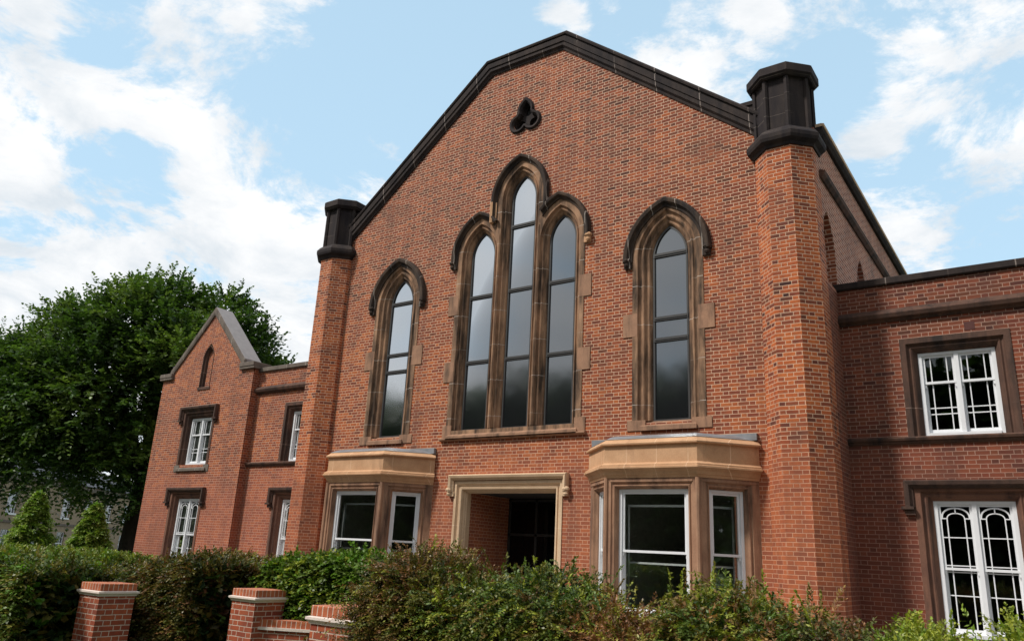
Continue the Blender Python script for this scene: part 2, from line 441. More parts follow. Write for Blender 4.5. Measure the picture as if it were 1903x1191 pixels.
# --- gable wall
LO = .41
outer = [(-16.9, 0), (-3.5, 0), (-3.5, 9.55), (-9.07, 14.05), (-11.29, 14.05), (-16.9, 9.55)]
def tref(cx, cz, s):
    pts = []
    def arc(x, z, r, a0, a1, n):
        return [(cx+x*s+r*s*math.cos(R(a0+(a1-a0)*i/n)), cz+z*s+r*s*math.sin(R(a0+(a1-a0)*i/n))) for i in range(n+1)]
    pts += arc(.235, -.12, .265, -150, 78, 12)
    pts += [(cx+.245*s*k, cz+z*s) for k, z in ((.99, .20), (1.02, .30), (.86, .42), (.50, .54), (0, .64))]
    pts += [(cx-.245*s*k, cz+z*s) for k, z in ((.50, .54), (.86, .42), (1.02, .30), (.99, .20))]
    pts += arc(-.235, -.12, .265, 102, 330, 12)
    return pts
TX, TZ = AX+.03, 12.38
TREF_O = tref(TX, TZ, .92)
holes = [arch(x, LH, LZS, .30, 12, LZ0-.05) for x in lanc]
cent_out = []
s1 = arch(CX[0], CH, CZS[0], .33, 12); s2 = arch(CX[1], CH, CZS[1], .33, 12); s3 = arch(CX[2], CH, CZS[2], .33, 12)
xl = s2[0][0]
zc = CZS[0]+math.sqrt((2*CH+.33)**2-(xl-(CX[0]-CH))**2)
left = [p for p in s1 if p[0] < xl]+[(xl, zc)]
mir = lambda pts: [(2*AX-x, z) for x, z in reversed(pts)]
cent_arc = left+s2+mir(left)
cent_out = [(cent_arc[0][0], CZ0-.02)]+cent_arc+[(cent_arc[-1][0], CZ0-.02)]
holes.append(offset_path(cent_out, -.03))
holes[-1] = [(p[0], p[1]) for p in holes[-1]]
DH = 1.21; DZ = 2.99
holes.append([(AX-DH-.22, 0.02), (AX-DH-.22, DZ+.22), (AX+DH+.22, DZ+.22), (AX+DH+.22, .02)])
BW, BP, BC = 3.487, .875, .825
bays = [-14.063, -6.299]
for bx in bays: holes.append([(bx-1.45, .7), (bx-1.45, 3.0), (bx+1.45, 3.0), (bx+1.45, .7)])
holes.append(tref(TX, TZ, .74))
mb = MB(); plate(mb, F0, 0, outer, holes, d1=-.12)
mb.build('gable_wall', 'brick_main', hall)

# --- lancet window (surround with mouldings, hood, stops, quoins, sill, glazing)
def jamb_profile(wd, dep):
    """moulded reveal from outer edge (wd) to glass edge (0)"""
    return [(wd, -.05), (wd, .018), (wd*.70, .018), (wd*.64, -.03), (wd*.56, -.055), (wd*.50, -.045), (wd*.44, -.02),
            (wd*.38, -.03), (wd*.34, -.075), (wd*.26, -.10), (wd*.20, -.095), (wd*.14, -.11), (wd*.08, -.15), (0.01, -dep+.01), (0.01, -dep-.05)]
def stop(mb, fr, x, z, s=1.):
    """carved label stop: a turned knop"""
    prof = [(.0, .12), (.05, .115), (.085, .08), (.09, .045), (.055, .02), (.05, -.02), (.062, -.045), (.04, -.085), (0, -.095)]
    n = 10; vs = []; fs = []
    for r_, h in prof:
        for k in range(n):
            a = 2*math.pi*k/n; vs.append(fr(x+r_*math.cos(a)*s, .075+r_*math.sin(a)*s*.9, z+h*s))
    for i in range(len(prof)-1):
        for k in range(n): fs.append((i*n+k, i*n+(k+1) % n, (i+1)*n+(k+1) % n, (i+1)*n+k))
    mb.add(vs, fs)
HOODP = lambda w_: [(0, -.02), (0, .05), (w_*.25, .06), (w_*.45, .135), (w_*.75, .15), (w_*.88, .14), (w_, .09), (w_, -.02)]
def glazing(parent, xc, half, z0, zs, transoms, d=-.20):
    fr = F0; mb = MB()
    inner = arch(xc, half, zs, 0, 12, z0)
    inn2 = offset_path(inner+[inner[0]], -.028)
    sweep(mb, fr, inner, [(0.01, d-.02), (0.01, d+.035), (-.028, d+.035), (-.028, d-.02)], closed=True)
    for z in transoms: mb.box(xc-half, xc+half, d-.02, d+.045, z-.045, z+.045, fr)
    for z in transoms: mb.box(xc-half+.03, xc+half-.03, d+.045, d+.06, z-.012, z+.012, fr)
    f = mb.build('glazing_frame', 'bronze_frame', parent)
    # panes: one slightly differently set sheet per light
    mb = MB(); zz_ = [z0]+sorted(transoms)+[None]
    rnd = random.Random(int(xc*100))
    for a, b in zip(zz_[:-1], zz_[1:]):
        t1, t2 = rnd.uniform(-.006, .006), rnd.uniform(-.008, .008)
        if b is not None: poly = [(xc-half, a), (xc+half, a), (xc+half, b), (xc-half, b)]
        else:
            ar = [p for p in arch(xc, half, zs, 0, 12, None)]
            poly = [(xc-half, a)]+ar+[(xc+half, a)]
        g = lambda u, dd, z, a=a, t1=t1, t2=t2: fr(u, d+(u-xc)*t1*2+(z-a-.6)*t2*.8, z)
        plate(mb, g, 0, poly)
    mb.build('pane', 'glass_lancet', f)
def lancet(xc):
    mb = MB(); path = arch(xc, LH, LZS, 0, 12, LZ0)
    sweep(mb, F0, path, jamb_profile(LO, .20))
    w_ = mb.build('lancet_window', 'stone_lancet', hall)
    mb = MB()
    sweep(mb, F0, arch(xc, LH, LZS-.06, LO, 14, LZS-.10), HOODP(.20))
    stop(mb, F0, xc-LH-LO-.12, LZS-.12); stop(mb, F0, xc+LH+LO+.12, LZS-.12)
    mb.box(xc-LH-LO-.18, xc-LH-LO-.01, -.02, .07, LZS-.24, LZS-.10, F0); mb.box(xc+LH+LO+.01, xc+LH+LO+.18, -.02, .07, LZS-.24, LZS-.10, F0)
    mb.build('hood_mould', 'stone_hood', w_)
    for s_ in (-1, 1):
        a, b = sorted((xc+s_*(LH+LO-.12), xc+s_*(LH+LO+.22)))
        mb = MB(); mb.box(a, b, -.02, .022, 6.19, 6.70, F0); mb.build('quoin_block', 'stone_quoin', w_)
        a, b = sorted((xc+s_*(LH+LO-.30), xc+s_*(LH+LO+.11)))
        mb = MB(); mb.box(a, b, -.02, .022, 4.20, LZ0+.0, F0); mb.build('quoin_block', 'stone_quoin', w_)
    mb = MB(); a = LH+.22
    mb.add([F0(xc-a, .06, LZ0-.13), F0(xc+a, .06, LZ0-.13), F0(xc+LH+.03, -.21, LZ0+.02), F0(xc-LH-.03, -.21, LZ0+.02),
            F0(xc-a, .06, LZ0-.22), F0(xc+a, .06, LZ0-.22), F0(xc+a, -.1, LZ0-.22), F0(xc-a, -.1, LZ0-.22)],
           [(0, 1, 2, 3), (4, 5, 1, 0), (7, 6, 5, 4), (0, 3, 7, 4), (1, 5, 6, 2), (3, 2, 6, 7)])
    mb.build('sill', 'stone_quoin', w_)
    glazing(w_, xc, LH, LZ0, LZS, [6.11, 6.57, 8.0])
    return w_
for x in lanc: lancet(x)

# --- central stepped triple lancet
mb = MB()
for i in range(3):
    sweep(mb, F0, arch(CX[i], CH, CZS[i], 0, 12, CZ0), [(n*.19, d_) for n, d_ in
          ((1., .017), (.92, -.03), (.80, -.055), (.70, -.05), (.60, -.02), (.5, -.035), (.42, -.09), (.28, -.11), (.18, -.12), (.05, -.19), (.05, -.25))])
hls = [arch(CX[i], CH, CZS[i], .19, 12, CZ0-.02) for i in range(3)]
hl2 = []
for h in hls: hl2.append([h[0]]+h[1:-1]+[h[-1]])
co = [(x, z) for x, z in cent_out]
co[0] = (co[0][0], CZ0-.20); co[-1] = (co[-1][0], CZ0-.20)
plate(mb, F0, .017, co, hl2, d1=-.04)
for s_ in (-1, 1):      # roll on each mullion
    xm = AX+s_*.5875
    mb.tube([F0(xm, .012, CZ0), F0(xm, .012, 9.30)], .028, 8)
tw = mb.build('triple_lancet_window', 'stone_lancet', hall)
mb = MB()
hp = [(cent_arc[0][0], CZS[0]-.15)]+cent_arc+[(cent_arc[-1][0], CZS[0]-.15)]
sweep(mb, F0, hp, HOODP(.155))
mb.build('hood_mould', 'stone_hood', tw)
for s_ in (-1, 1):
    mb = MB(); stop(mb, F0, AX+s_*1.99, CZS[0]-.19)
    mb.box(*sorted((AX+s_*1.87, AX+s_*2.03)), -.02, .07, CZS[0]-.29, CZS[0]-.15, F0)
    tag(mb.build('label_stop', 'stone_hood' if s_ < 0 else 'stone_bay', tw), 'renewed pale label stop' if s_ > 0 else None)
mb = MB(); sweep(mb, F0, [(xl-.002, 9.60), (xl-.002, 10.16)], [(a_*1.03, b_+(.006 if b_ > 0 else 0)) for a_, b_ in HOODP(.155)])
tag(mb.build('repair_stone', 'stone_bay', tw), 'renewed pale length of hood mould')
for s_, zs_ in ((-1, ((7.34, 7.85), (5.63, 6.13))), (1, ((7.29, 7.81), (5.60, 6.10)))):
    for a, b in zs_:
        mb = MB(); mb.box(*sorted((AX+s_*1.75, AX+s_*2.06)), -.02, .024, a, b, F0); mb.build('quoin_block', 'stone_quoin', tw)
    mb = MB(); mb.box(*sorted((AX+s_*1.70, AX+s_*1.97)), -.02, .0235, 4.24, 4.56, F0); mb.build('quoin_block', 'stone_quoin', tw)
mb = MB()
mb.add([F0(AX-1.80, .10, CZ0-.16), F0(AX+1.80, .10, CZ0-.16), F0(AX+1.62, -.22, CZ0+.03), F0(AX-1.62, -.22, CZ0+.03),
        F0(AX-1.80, .10, CZ0-.24), F0(AX+1.80, .10, CZ0-.24), F0(AX+1.8, -.1, CZ0-.24), F0(AX-1.8, -.1, CZ0-.24)],
       [(0, 1, 2, 3), (4, 5, 1, 0), (7, 6, 5, 4), (0, 3, 7, 4), (1, 5, 6, 2), (3, 2, 6, 7)])
sweep(mb, F0, [(AX-2.0, 4.18), (AX+2.0, 4.18)], [(0, -.02), (0, .05), (.03, .10), (.055, .10), (.075, .04), (.075, -.02)])
mb.build('sill', 'stone_quoin', tw)
glazing(tw, CX[0], CH, CZ0, CZS[0], [6.11, 7.79])
glazing(tw, CX[1], CH, CZ0, CZS[1], [6.10, 7.81, 9.49])
glazing(tw, CX[2], CH, CZ0, CZS[2], [6.08, 7.82])

# --- trefoil
mb = MB()
tp = TREF_O
sweep(mb, F0, tp, [(-.03, .0), (0, .05), (-.0, .07), (.05, .06), (.09, .0), (.10, -.14), (.13, -.15), (.13, -.2)], closed=True)
th = []
for cx_, cz_, r_ in ((0, .27, .125), (-.195, -.11, .135), (.195, -.11, .135)):
    th.append([(TX+cx_+r_*math.cos(a*math.pi/9), TZ+cz_+r_*(1.15 if cz_ > 0 else 1)*math.sin(a*math.pi/9)) for a in range(18)])
plate(mb, F0, -.10, offset_path(tp, .06, True), th, d1=-.22)
tf = mb.build('trefoil_window', 'stone_black', hall)
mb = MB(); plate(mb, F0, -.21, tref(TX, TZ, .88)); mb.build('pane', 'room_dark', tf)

# --- gable coping
cop = [(-4.02, 9.95), (-9.07, 14.05), (-11.29, 14.05), (-16.33, 9.95)]
cop = cop[::-1]
mb = MB()
sweep(mb, F0, cop, [(-.02, -.02), (-.02, .035), (.03, .045), (.07, .10), (.15, .105), (.155, .085), (.165, .13), (.29, .14), (.295, .10), (.33, .10), (.34, .15), (.38, .165), (.42, .14), (.44, .05), (.44, -.55), (.08, -.55)], cap=True)
gc = mb.build('gable_coping', 'stone_black', hall)
# --- turrets
def octo(cx, cy, a):
    r = a/math.cos(math.pi/8)
    return [(cx+r*math.cos(math.pi/8+k*math.pi/4), cy+r*math.sin(math.pi/8+k*math.pi/4)) for k in range(8)]
def octring(mb, cx, cy, prof):
    vs = []; fs = []
    for a, z in prof: vs += [(x, y, z) for x, y in octo(cx, cy, a)]
    for i in range(len(prof)-1):
        for k in range(8): fs.append((i*8+k, i*8+(k+1) % 8, (i+1)*8+(k+1) % 8, (i+1)*8+k))
    fs.append(tuple(range(8))[::-1]); fs.append(tuple(range((len(prof)-1)*8, len(prof)*8)))
    mb.add(vs, fs)
TA, TY = .559, .12
for tx, lab in ((AX-6.42, 'L'), (AX+6.42, 'R')):
    mb = MB(); octring(mb, tx, TY, [(TA+.012, 0), (TA, 9.60)])
    t_ = mb.build('turret', 'brick_turret', hall)
    mb = MB(); octring(mb, tx, TY, [(TA-.05, 9.55), (TA+.03, 9.55), (TA+.05, 9.60), (TA+.13, 9.66), (TA+.15, 9.72), (TA+.15, 9.80), (TA+.08, 9.90), (TA, 9.97), (TA-.1, 9.97)])
    mb.build('string_ring', 'stone_crown', t_)
    mb = MB(); octring(mb, tx, TY, [(TA-.055, 9.93), (TA-.055, 11.05), (TA-.03, 11.12), (TA-.03, 11.16)])
    # raised corner ribs leave sunk panels between them
    for x, y in octo(tx, TY, TA-.045):
        mb.tube([(x, y, 9.95), (x, y, 11.10)], .055, 6)
    mb.build('crown', 'stone_crown', t_)
    mb = MB(); octring(mb, tx, TY, [(TA-.1, 11.10), (TA+.03, 11.10), (TA+.10, 11.17), (TA+.10, 11.33), (TA+.06, 11.37), (TA-.15, 11.42)])
    mb.build('cap', 'stone_crown', t_)
# short level kneelers from turret crown to coping
mb = MB()
mb.box(-16.3, -15.40, .03, .35, 9.6, 10.94); mb.box(-16.3, -15.34, -.0, .38, 10.94, 11.03)
mb.build('kneeler', 'stone_crown', gc)
mb = MB()
mb.box(-4.85, -4.0, .03, .35, 9.6, 10.94); mb.box(-4.9, -4.0, -.0, .38, 10.94, 11.03)
mb.build('kneeler', 'stone_crown', gc)

# --- porch opening
mb = MB()
dpath = [(AX-DH, 0), (AX-DH, DZ), (AX+DH, DZ), (AX+DH, 0)]
sweep(mb, F0, dpath, [(.255, -.05), (.255, .02), (.19, .02), (.175, -.01), (.15, -.035), (.125, -.035), (.115, -.01), (.075, -.02), (.055, -.06), (.05, -.10), (.0, -.16), (.0, -.30)])
dw = mb.build('doorway', 'stone_tan', hall)
mb = MB()
hx, hz_ = DH+.27, DZ+.27
sweep(mb, F0, [(AX-hx, 3.0), (AX-hx, hz_), (AX+hx, hz_), (AX+hx, 3.0)], [(0, -.02), (0, .06), (.02, .07), (.05, .12), (.10, .14), (.125, .10), (.125, -.02)])
for s_ in (-1, 1):
    stop(mb, F0, AX+s_*(hx+.10), 2.99, .95)
    mb.box(*sorted((AX+s_*(hx-.02), AX+s_*(hx+.13))), -.02, .06, 2.90, 3.0, F0)
mb.build('hood_mould', 'stone_tan', dw)
# porch lining and dark interior
x0, x1 = AX-DH-.02, AX+DH+.02
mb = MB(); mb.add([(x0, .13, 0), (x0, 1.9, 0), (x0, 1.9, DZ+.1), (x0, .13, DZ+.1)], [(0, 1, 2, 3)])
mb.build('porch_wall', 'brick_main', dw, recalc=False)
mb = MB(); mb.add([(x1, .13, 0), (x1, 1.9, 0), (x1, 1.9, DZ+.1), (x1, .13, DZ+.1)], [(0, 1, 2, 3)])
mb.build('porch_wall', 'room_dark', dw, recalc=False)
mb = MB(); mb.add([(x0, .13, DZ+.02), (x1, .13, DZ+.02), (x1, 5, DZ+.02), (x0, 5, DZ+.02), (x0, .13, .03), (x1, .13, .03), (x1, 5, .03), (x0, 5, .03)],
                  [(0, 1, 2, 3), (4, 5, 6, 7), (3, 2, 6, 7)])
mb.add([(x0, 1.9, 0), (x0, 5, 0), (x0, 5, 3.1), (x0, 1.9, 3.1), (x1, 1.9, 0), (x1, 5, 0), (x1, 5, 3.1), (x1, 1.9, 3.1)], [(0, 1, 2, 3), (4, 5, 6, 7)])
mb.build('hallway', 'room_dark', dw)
mb = MB(); 
for x in (x0+.03, x0+.82, x1-.82, x1-.03): mb.box(x-.03, x+.03, 1.88, 1.95, 0, DZ)
mb.box(x0, x1, 1.88, 1.95, 2.12, 2.18); mb.box(x0, x1, 1.88, 1.95, DZ-.06, DZ)
sc = mb.build('door_screen', 'bronze_frame', dw)
mb = MB(); mb.add([(x0, 1.91, 0), (x1, 1.91, 0), (x1, 1.91, DZ), (x0, 1.91, DZ)], [(0, 1, 2, 3)]); mb.build('pane', 'glass_door', sc)
mb = MB(); mb.box(x0+.88, x0+.92, 1.80, 1.86, .85, 1.35); mb.build('handle', 'aluminium', sc)

# --- canted bays
def sash(parent, fr, u0, u1, z0, z1, zr, name='sash_window', fw=.075, d=-.12, bars=None, horn=True, sunk=.06, lights=1, mull=.07, pane='glass_clear'):
    """white sash window; d = outer face depth of the box frame. zr = meeting rail"""
    mb = MB()
    mb.box(u0, u0+fw, d-.12, d, z0, z1, fr); mb.box(u1-fw, u1, d-.12, d, z0, z1, fr)
    mb.box(u0+fw, u1-fw, d-.12, d, z1-fw*.8, z1, fr); mb.box(u0+fw, u1-fw, d-.12, d+.03, z0, z0+fw, fr)
    spans = []
    if lights == 1: spans = [(u0+fw, u1-fw)]
    else:
        c = (u0+u1)/2; mb.box(c-mull/2, c+mull/2, d-.12, d, z0+fw, z1-fw*.8, fr); spans = [(u0+fw, c-mull/2), (c+mull/2, u1-fw)]
    st = .042
    for a, b in spans:
        zt, zb = z1-fw*.8, z0+fw
        du, dl = d-.035, d-.080      # upper sash is the outer one
        mb.box(a, a+st, du-.04, du, zr, zt, fr); mb.box(b-st, b, du-.04, du, zr, zt, fr); mb.box(a+st, b-st, du-.04, du, zt-st, zt, fr)
        mb.box(a+.001, b-.001, du-.045, du+.006, zr-.022, zr+.022, fr)
        mb.box(a, a+st, dl-.04, dl, zb, zr-.02, fr); mb.box(b-st, b, dl-.04, dl, zb, zr-.02, fr); mb.box(a+st, b-st, dl-.04, dl, zb, zb+.07, fr)
        if horn:
            for q in (a+.002, b-.03): mb.box(q, q+.028, du-.035, du-.004, zr-.09, zr-.02, fr)
        if bars: bars(mb, a+st, b-st, zb+.07, zr, zt-st, du, dl)
    o = mb.build(name, 'white_paint', parent)
    mb = MB()
    for a, b in spans:
        mb.add([fr(a, d-.058, zr), fr(b, d-.058, zr), fr(b, d-.058, z1-.03), fr(a, d-.058, z1-.03)], [(0, 1, 2, 3)])
        mb.add([fr(a, d-.102, z0+.03), fr(b, d-.102, z0+.03), fr(b, d-.102, zr), fr(a, d-.102, zr)], [(0, 1, 2, 3)])
    mb.build('pane', pane, o)
    return o
def room(parent, x0, x1, y0, y1, z0, z1, mat='room_wall'):
    mb = MB(); p = [(x, y, z) for z in (z0, z1) for y in (y0, y1) for x in (x0, x1)]
    mb.add(p, [(0, 1, 3, 2), (4, 5, 7, 6), (2, 3, 7, 6), (0, 2, 6, 4), (1, 3, 7, 5)])
    return mb.build('room', mat, parent, recalc=False)
def planfr(path, z=0):
    pass
def plan_sweep(mb, path, prof):
    """path in plan; profile (outward offset, z)"""
    cols = [offset_path(path, -n) for n, z in prof]; K = len(prof); L = len(path); vs = []; fs = []
    for i in range(L):
        for k in range(K): vs.append((cols[k][i].x, cols[k][i].y, prof[k][1]))
    for i in range(L-1):
        for k in range(K-1): fs.append((i*K+k, i*K+k+1, (i+1)*K+k+1, (i+1)*K+k))
    fs.append(tuple(range(K))); fs.append(tuple(range((L-1)*K, L*K)))
    mb.add(vs, fs)
BZ0, BZ1, BRL = .72, 2.965, 1.84
def bay(xc):
    h = BW/2; pl = [(xc-h, 0), (xc-h+BC, -BP), (xc+h-BC, -BP), (xc+h, 0)]
    mb = MB(); subs = []
    for i in range(3):
        a, b = Vector((*pl[i], 0)), Vector((*pl[i+1], 0)); u = (b-a); L = u.length; u.normalize(); n = Vector((u.y, -u.x, 0))
        fr = frame(a, u, n)
        if i == 1: w0, w1 = L/2-.70, L/2+.70
        else: w0, w1 = L/2-.335, L/2+.335
        subs.append((fr, w0, w1, L))
        plate(mb, fr, 0, [(0, 0), (L, 0), (L, 3.2), (0, 3.2)], [[(w0-.115, BZ0-.02), (w0-.115, BZ1+.115), (w1+.115, BZ1+.115), (w1+.115, BZ0-.02)]])
        sweep(mb, fr, [(w0, BZ0-.02), (w0, BZ1), (w1, BZ1), (w1, BZ0-.02)], [(.115, 0.), (.10, -.025), (.075, -.03), (.06, -.005), (.045, -.01), (.03, -.06), (.0, -.10), (0, -.20)])
        # sill
        mb.add([fr(w0-.12, .05, BZ0-.06), fr(w1+.12, .05, BZ0-.06), fr(w1+.05, -.22, BZ0+.02), fr(w0-.05, -.22, BZ0+.02), fr(w0-.12, .05, BZ0-.12), fr(w1+.12, .05, BZ0-.12)], [(0, 1, 2, 3), (4, 5, 1, 0)])
    for i in (1, 2):   # corner rolls
        x, y = pl[i]; mb.tube([(x, y, 0), (x, y, 3.16)], .045, 8)
    for i, (fr, w0, w1, L) in enumerate(subs):
        mb.box(.0+(.09 if i else 0), L-(.09 if i < 2 else 0), -.01, .012, 3.09, 3.13, fr)
    body = mb.build('bay_window', 'stone_bay_body', hall)
    ext = [(xc-h, .05)]+pl+[(xc+h, .05)]
    ext = pl
    mb = MB(); plan_sweep(mb, ext, [(-.2, 3.16), (.015, 3.16), (.03, 3.20), (.05, 3.215), (.075, 3.27), (.13, 3.315), (.155, 3.325), (.155, 3.355), (.13, 3.365), (.13, 3.395), (.10, 3.41), (.05, 3.44), (.05, 3.765), (.115, 3.775), (.12, 3.80), (.015, 3.885), (-.03, 3.885), (-.2, 3.885)])
    mb.build('cornice', 'stone_bay', body)
    mb = MB(); plan_sweep(mb, ext, [(.012, 3.884), (.02, 3.895), (-.10, 3.96), (-.2, 3.99), (-.45, 4.02)])
    mb.box(xc-h+.05, xc+h+.02, -.09, -.01, 3.90, 4.03)
    mb.build('lead_roof', 'lead', body)
    mb = MB(); mb.add([(x, y, 3.15) for x, y in pl], [(0, 1, 2, 3)]); mb.build('soffit', 'room_wall', body)
    for i, (fr, w0, w1, L) in enumerate(subs):
        sash(body, fr, w0, w1, BZ0, BZ1, BRL, fw=.055, d=-.12)
    for i, (fr, w0, w1, L) in enumerate(subs):     # secondary glazing rails inside
        mb = MB(); a_, b_ = w0+.05, w1-.05
        mb.box(a_, b_, -.42, -.40, 2.66, 2.70, fr); mb.box(a_, a_+.03, -.42, -.40, BZ0, 2.66, fr); mb.box(b_-.03, b_, -.42, -.40, BZ0, 2.66, fr); mb.box(a_+.03, b_-.03, -.42, -.40, 1.62, 1.655, fr)
        mb.build('inner_frame', 'white_paint', body)
    room(body, xc-1.6, xc+1.6, .11, 4.6, .03, 3.2)
    return body
for b_ in bays: bay(b_)

# --- wings and gabled end bay
def bars_margin(mb, a, b, zb, zr, zt, du, dl):
    t = .018; m_ = (b-a)*.20
    for x in (a+m_, b-m_):
        mb.box(x-t/2, x+t/2, du-.03, du-.004, zr, zt, FRW[0]); mb.box(x-t/2, x+t/2, dl-.03, dl-.004, zb, zr, FRW[0])
    for z in (zb+(zr-zb)*.33, zb+(zr-zb)*.46): mb.box(a, b, dl-.031, dl-.003, z-t/2, z+t/2, FRW[0])
def bars_arched(mb, a, b, zb, zr, zt, du, dl):
    t = .018; m_ = (b-a)*.19; fr = FRW[0]
    c = (a+b)/2
    def el(hw, z0_, rise, n=12): return [(c-hw*math.cos(math.pi*i/n), z0_+rise*math.sin(math.pi*i/n)**.8) for i in range(n+1)]
    zs_ = zt-.20
    sweep(mb, fr, el((b-a)/2-.006, zs_, .175), [(-.012, du-.028), (-.012, du-.004), (.014, du-.004), (.014, du-.028)])
    sweep(mb, fr, [(a+m_, zr)]+el((b-a)/2-m_, zs_-.01, .10)+[(b-m_, zr)], [(-t/2, du-.028), (-t/2, du-.005), (t/2, du-.005), (t/2, du-.028)])
    mb.box(c-t/2, c+t/2, du-.028, du-.005, zs_+.09, zs_+.175, fr)
    for x in (a+m_, b-m_): mb.box(x-t/2, x+t/2, dl-.03, dl-.004, zb, zr, fr)
    for z in (zr+.055, zr+(zt-zr)*.50): mb.box(a, b, du-.031, du-.003, z-t/2, z+t/2, fr)
    for x, y in ((a, a+m_), (b-m_, b)): mb.box(x, y, du-.031, du-.003, zs_-t/2, zs_+t/2, fr)
    for z in (zr-.05, zb+(zr-zb)*.55): mb.box(a, b, dl-.031, dl-.003, z-t/2, z+t/2, fr)
FRW = [None]
def wing_window(yw, xc, level, hood=True, sill_block=False, curtain=False, matu='stone_wing', matl='stone_wing_low', surr=None, hoodm='stone_wing_hood'):
    fr = FR(yw); FRW[0] = fr; hw = .612; ow = .875
    if level == 'up': z0, z1, zr, zo = 4.045, 5.575, 5.02, 5.82
    else: z0, z1, zr, zo = .72, 2.92, 1.80, 3.12
    if level == 'up' and sill_block: z0 = 4.02
    mat = surr or (matu if level == 'up' else matl)
    k = ow-hw; mb = MB(); zb = z0-.02
    prof = [(k, -.03), (k, .018), (k*.62, .018), (k*.55, -.03), (k*.44, -.05), (k*.34, -.03), (k*.25, -.05), (k*.12, -.11), (0, -.15), (0, -.25)]
    sweep(mb, fr, [(xc-hw, zb), (xc-hw, z1), (xc+hw, z1), (xc+hw, zb)], prof)
    s_ = sash(hall, fr, xc-hw, xc+hw, z0, z1, zr, fw=.06, d=-.16, lights=2, bars=bars_margin if level == 'up' else bars_arched, pane='glass_wing')
    mb.build('stone_surround', mat, s_)
    if hood:
        mb = MB(); a = ow+.005; zl = zo-.36
        sweep(mb, fr, [(xc-a, zl), (xc-a, zo+.0), (xc+a, zo+.0), (xc+a, zl)], [(0, -.02), (0, .05), (.03, .06), (.06, .12), (.12, .135), (.14, .10), (.14, -.02)])
        for q in (-1, 1):
            mb.box(*sorted((xc+q*(a-.01), xc+q*(a+.15))), -.02, .075, zl-.09, zl, fr)
            mb.box(*sorted((xc+q*(a-.0), xc+q*(a+.20))), -.02, .13, zl+.0, zl+.05, fr)
        mb.build('hood_mould', hoodm, s_)
    if sill_block:
        mb = MB()
        mb.add([fr(xc-ow+.05, .07, z0-.14), fr(xc+ow-.05, .07, z0-.14), fr(xc+hw+.02, -.2, z0+.02), fr(xc-hw-.02, -.2, z0+.02), fr(xc-ow+.05, .07, z0-.22), fr(xc+ow-.05, .07, z0-.22), fr(xc+ow-.05, -.1, z0-.22), fr(xc-ow+.05, -.1, z0-.22)],
               [(0, 1, 2, 3), (4, 5, 1, 0), (7, 6, 5, 4), (0, 3, 7, 4), (1, 5, 6, 2)])
        for q in (-1, 1): mb.box(*sorted((xc+q*(ow-.2), xc+q*(ow+.08))), -.02, .02, z0-.24, z0-.02, fr)
        mb.build('sill', 'stone_grey', s_)
    elif level == 'up': pass
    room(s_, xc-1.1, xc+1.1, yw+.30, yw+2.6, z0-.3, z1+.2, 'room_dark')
    if curtain:
        n = 24
        for a, b in ((xc-hw+.05, xc-hw+.36), (xc-.12, xc+.22), (xc+hw-.2, xc+hw-.02)):
            vs = []; mb = MB()
            for i in range(n+1):
                u = a+(b-a)*i/n; dd = -.34-.025*math.sin(i*1.9)
                vs += [fr(u, dd, z0), fr(u, dd, z1-.1)]
            mb.add(vs, [(2*i, 2*i+1, 2*i+3, 2*i+2) for i in range(n)])
            mb.build('curtain', 'curtain', s_, smooth=True)
    return s_
def opening(xc, z0, z1, hw=.612+.235): return [(xc-hw, z0-.01), (xc-hw, z1+.22), (xc+hw, z1+.22), (xc+hw, z0-.01)]
YW = 1.1
CORN = [(0, -.05), (0, .03), (.03, .05), (.06, .12), (.13, .15), (.17, .13), (.21, .06), (.25, .02), (.25, -.05)]
def wing(xa, xb, xw, mat, smat, side, cur):
    fr = FR(YW); mb = MB()
    plate(mb, fr, 0, [(xa, 0), (xb, 0), (xb, 6.95), (xa, 6.95)], [opening(x, 4.0, 5.575) for x in xw]+[opening(x, .72, 2.92) for x in xw])
    wl = mb.build('wing_wall', mat, hall)
    mb = MB(); sweep(mb, fr, [(xa, 6.93), (xb, 6.93)], [(0, -.4), (0, .05), (.02, .07), (.13, .07), (.15, .03), (.16, -.4)]); mb.build('parapet_coping', 'stone_black' if side == 'R' else 'stone_grey', wl)
    mb = MB(); sweep(mb, fr, [(xa, 6.20), (xb, 6.20)], CORN); mb.build('string_course', smat, wl)
    mb = MB(); sweep(mb, fr, [(xa, 3.90), (xb, 3.90)], [(0, -.03), (0, .03), (.02, .05), (.045, .05), (.06, .085), (.10, .10), (.13, .05), (.13, -.16)]); mb.build('sill_course', smat, wl)
    mb = MB(); mb.box(xa, xb, YW+.35, YW+6, 6.5, 6.6); mb.box(xa, xb, YW+5.9, YW+6, 0, 6.5); mb.build('flat_roof', 'lead', wl)
    for x in xw:
        wing_window(YW, x, 'up', hood=False, curtain=cur); wing_window(YW, x, 'low', curtain=cur)
        mb = MB(); mb.box(x+.20, x+.36, -.01, .006, 5.89, 6.04, fr); mb.build('air_brick', 'terracotta', wl)
    return wl
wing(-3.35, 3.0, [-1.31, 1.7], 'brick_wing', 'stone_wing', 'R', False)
wing(-20.98, -17.0, [-18.62], 'brick_left', 'stone_wing', 'L', True)
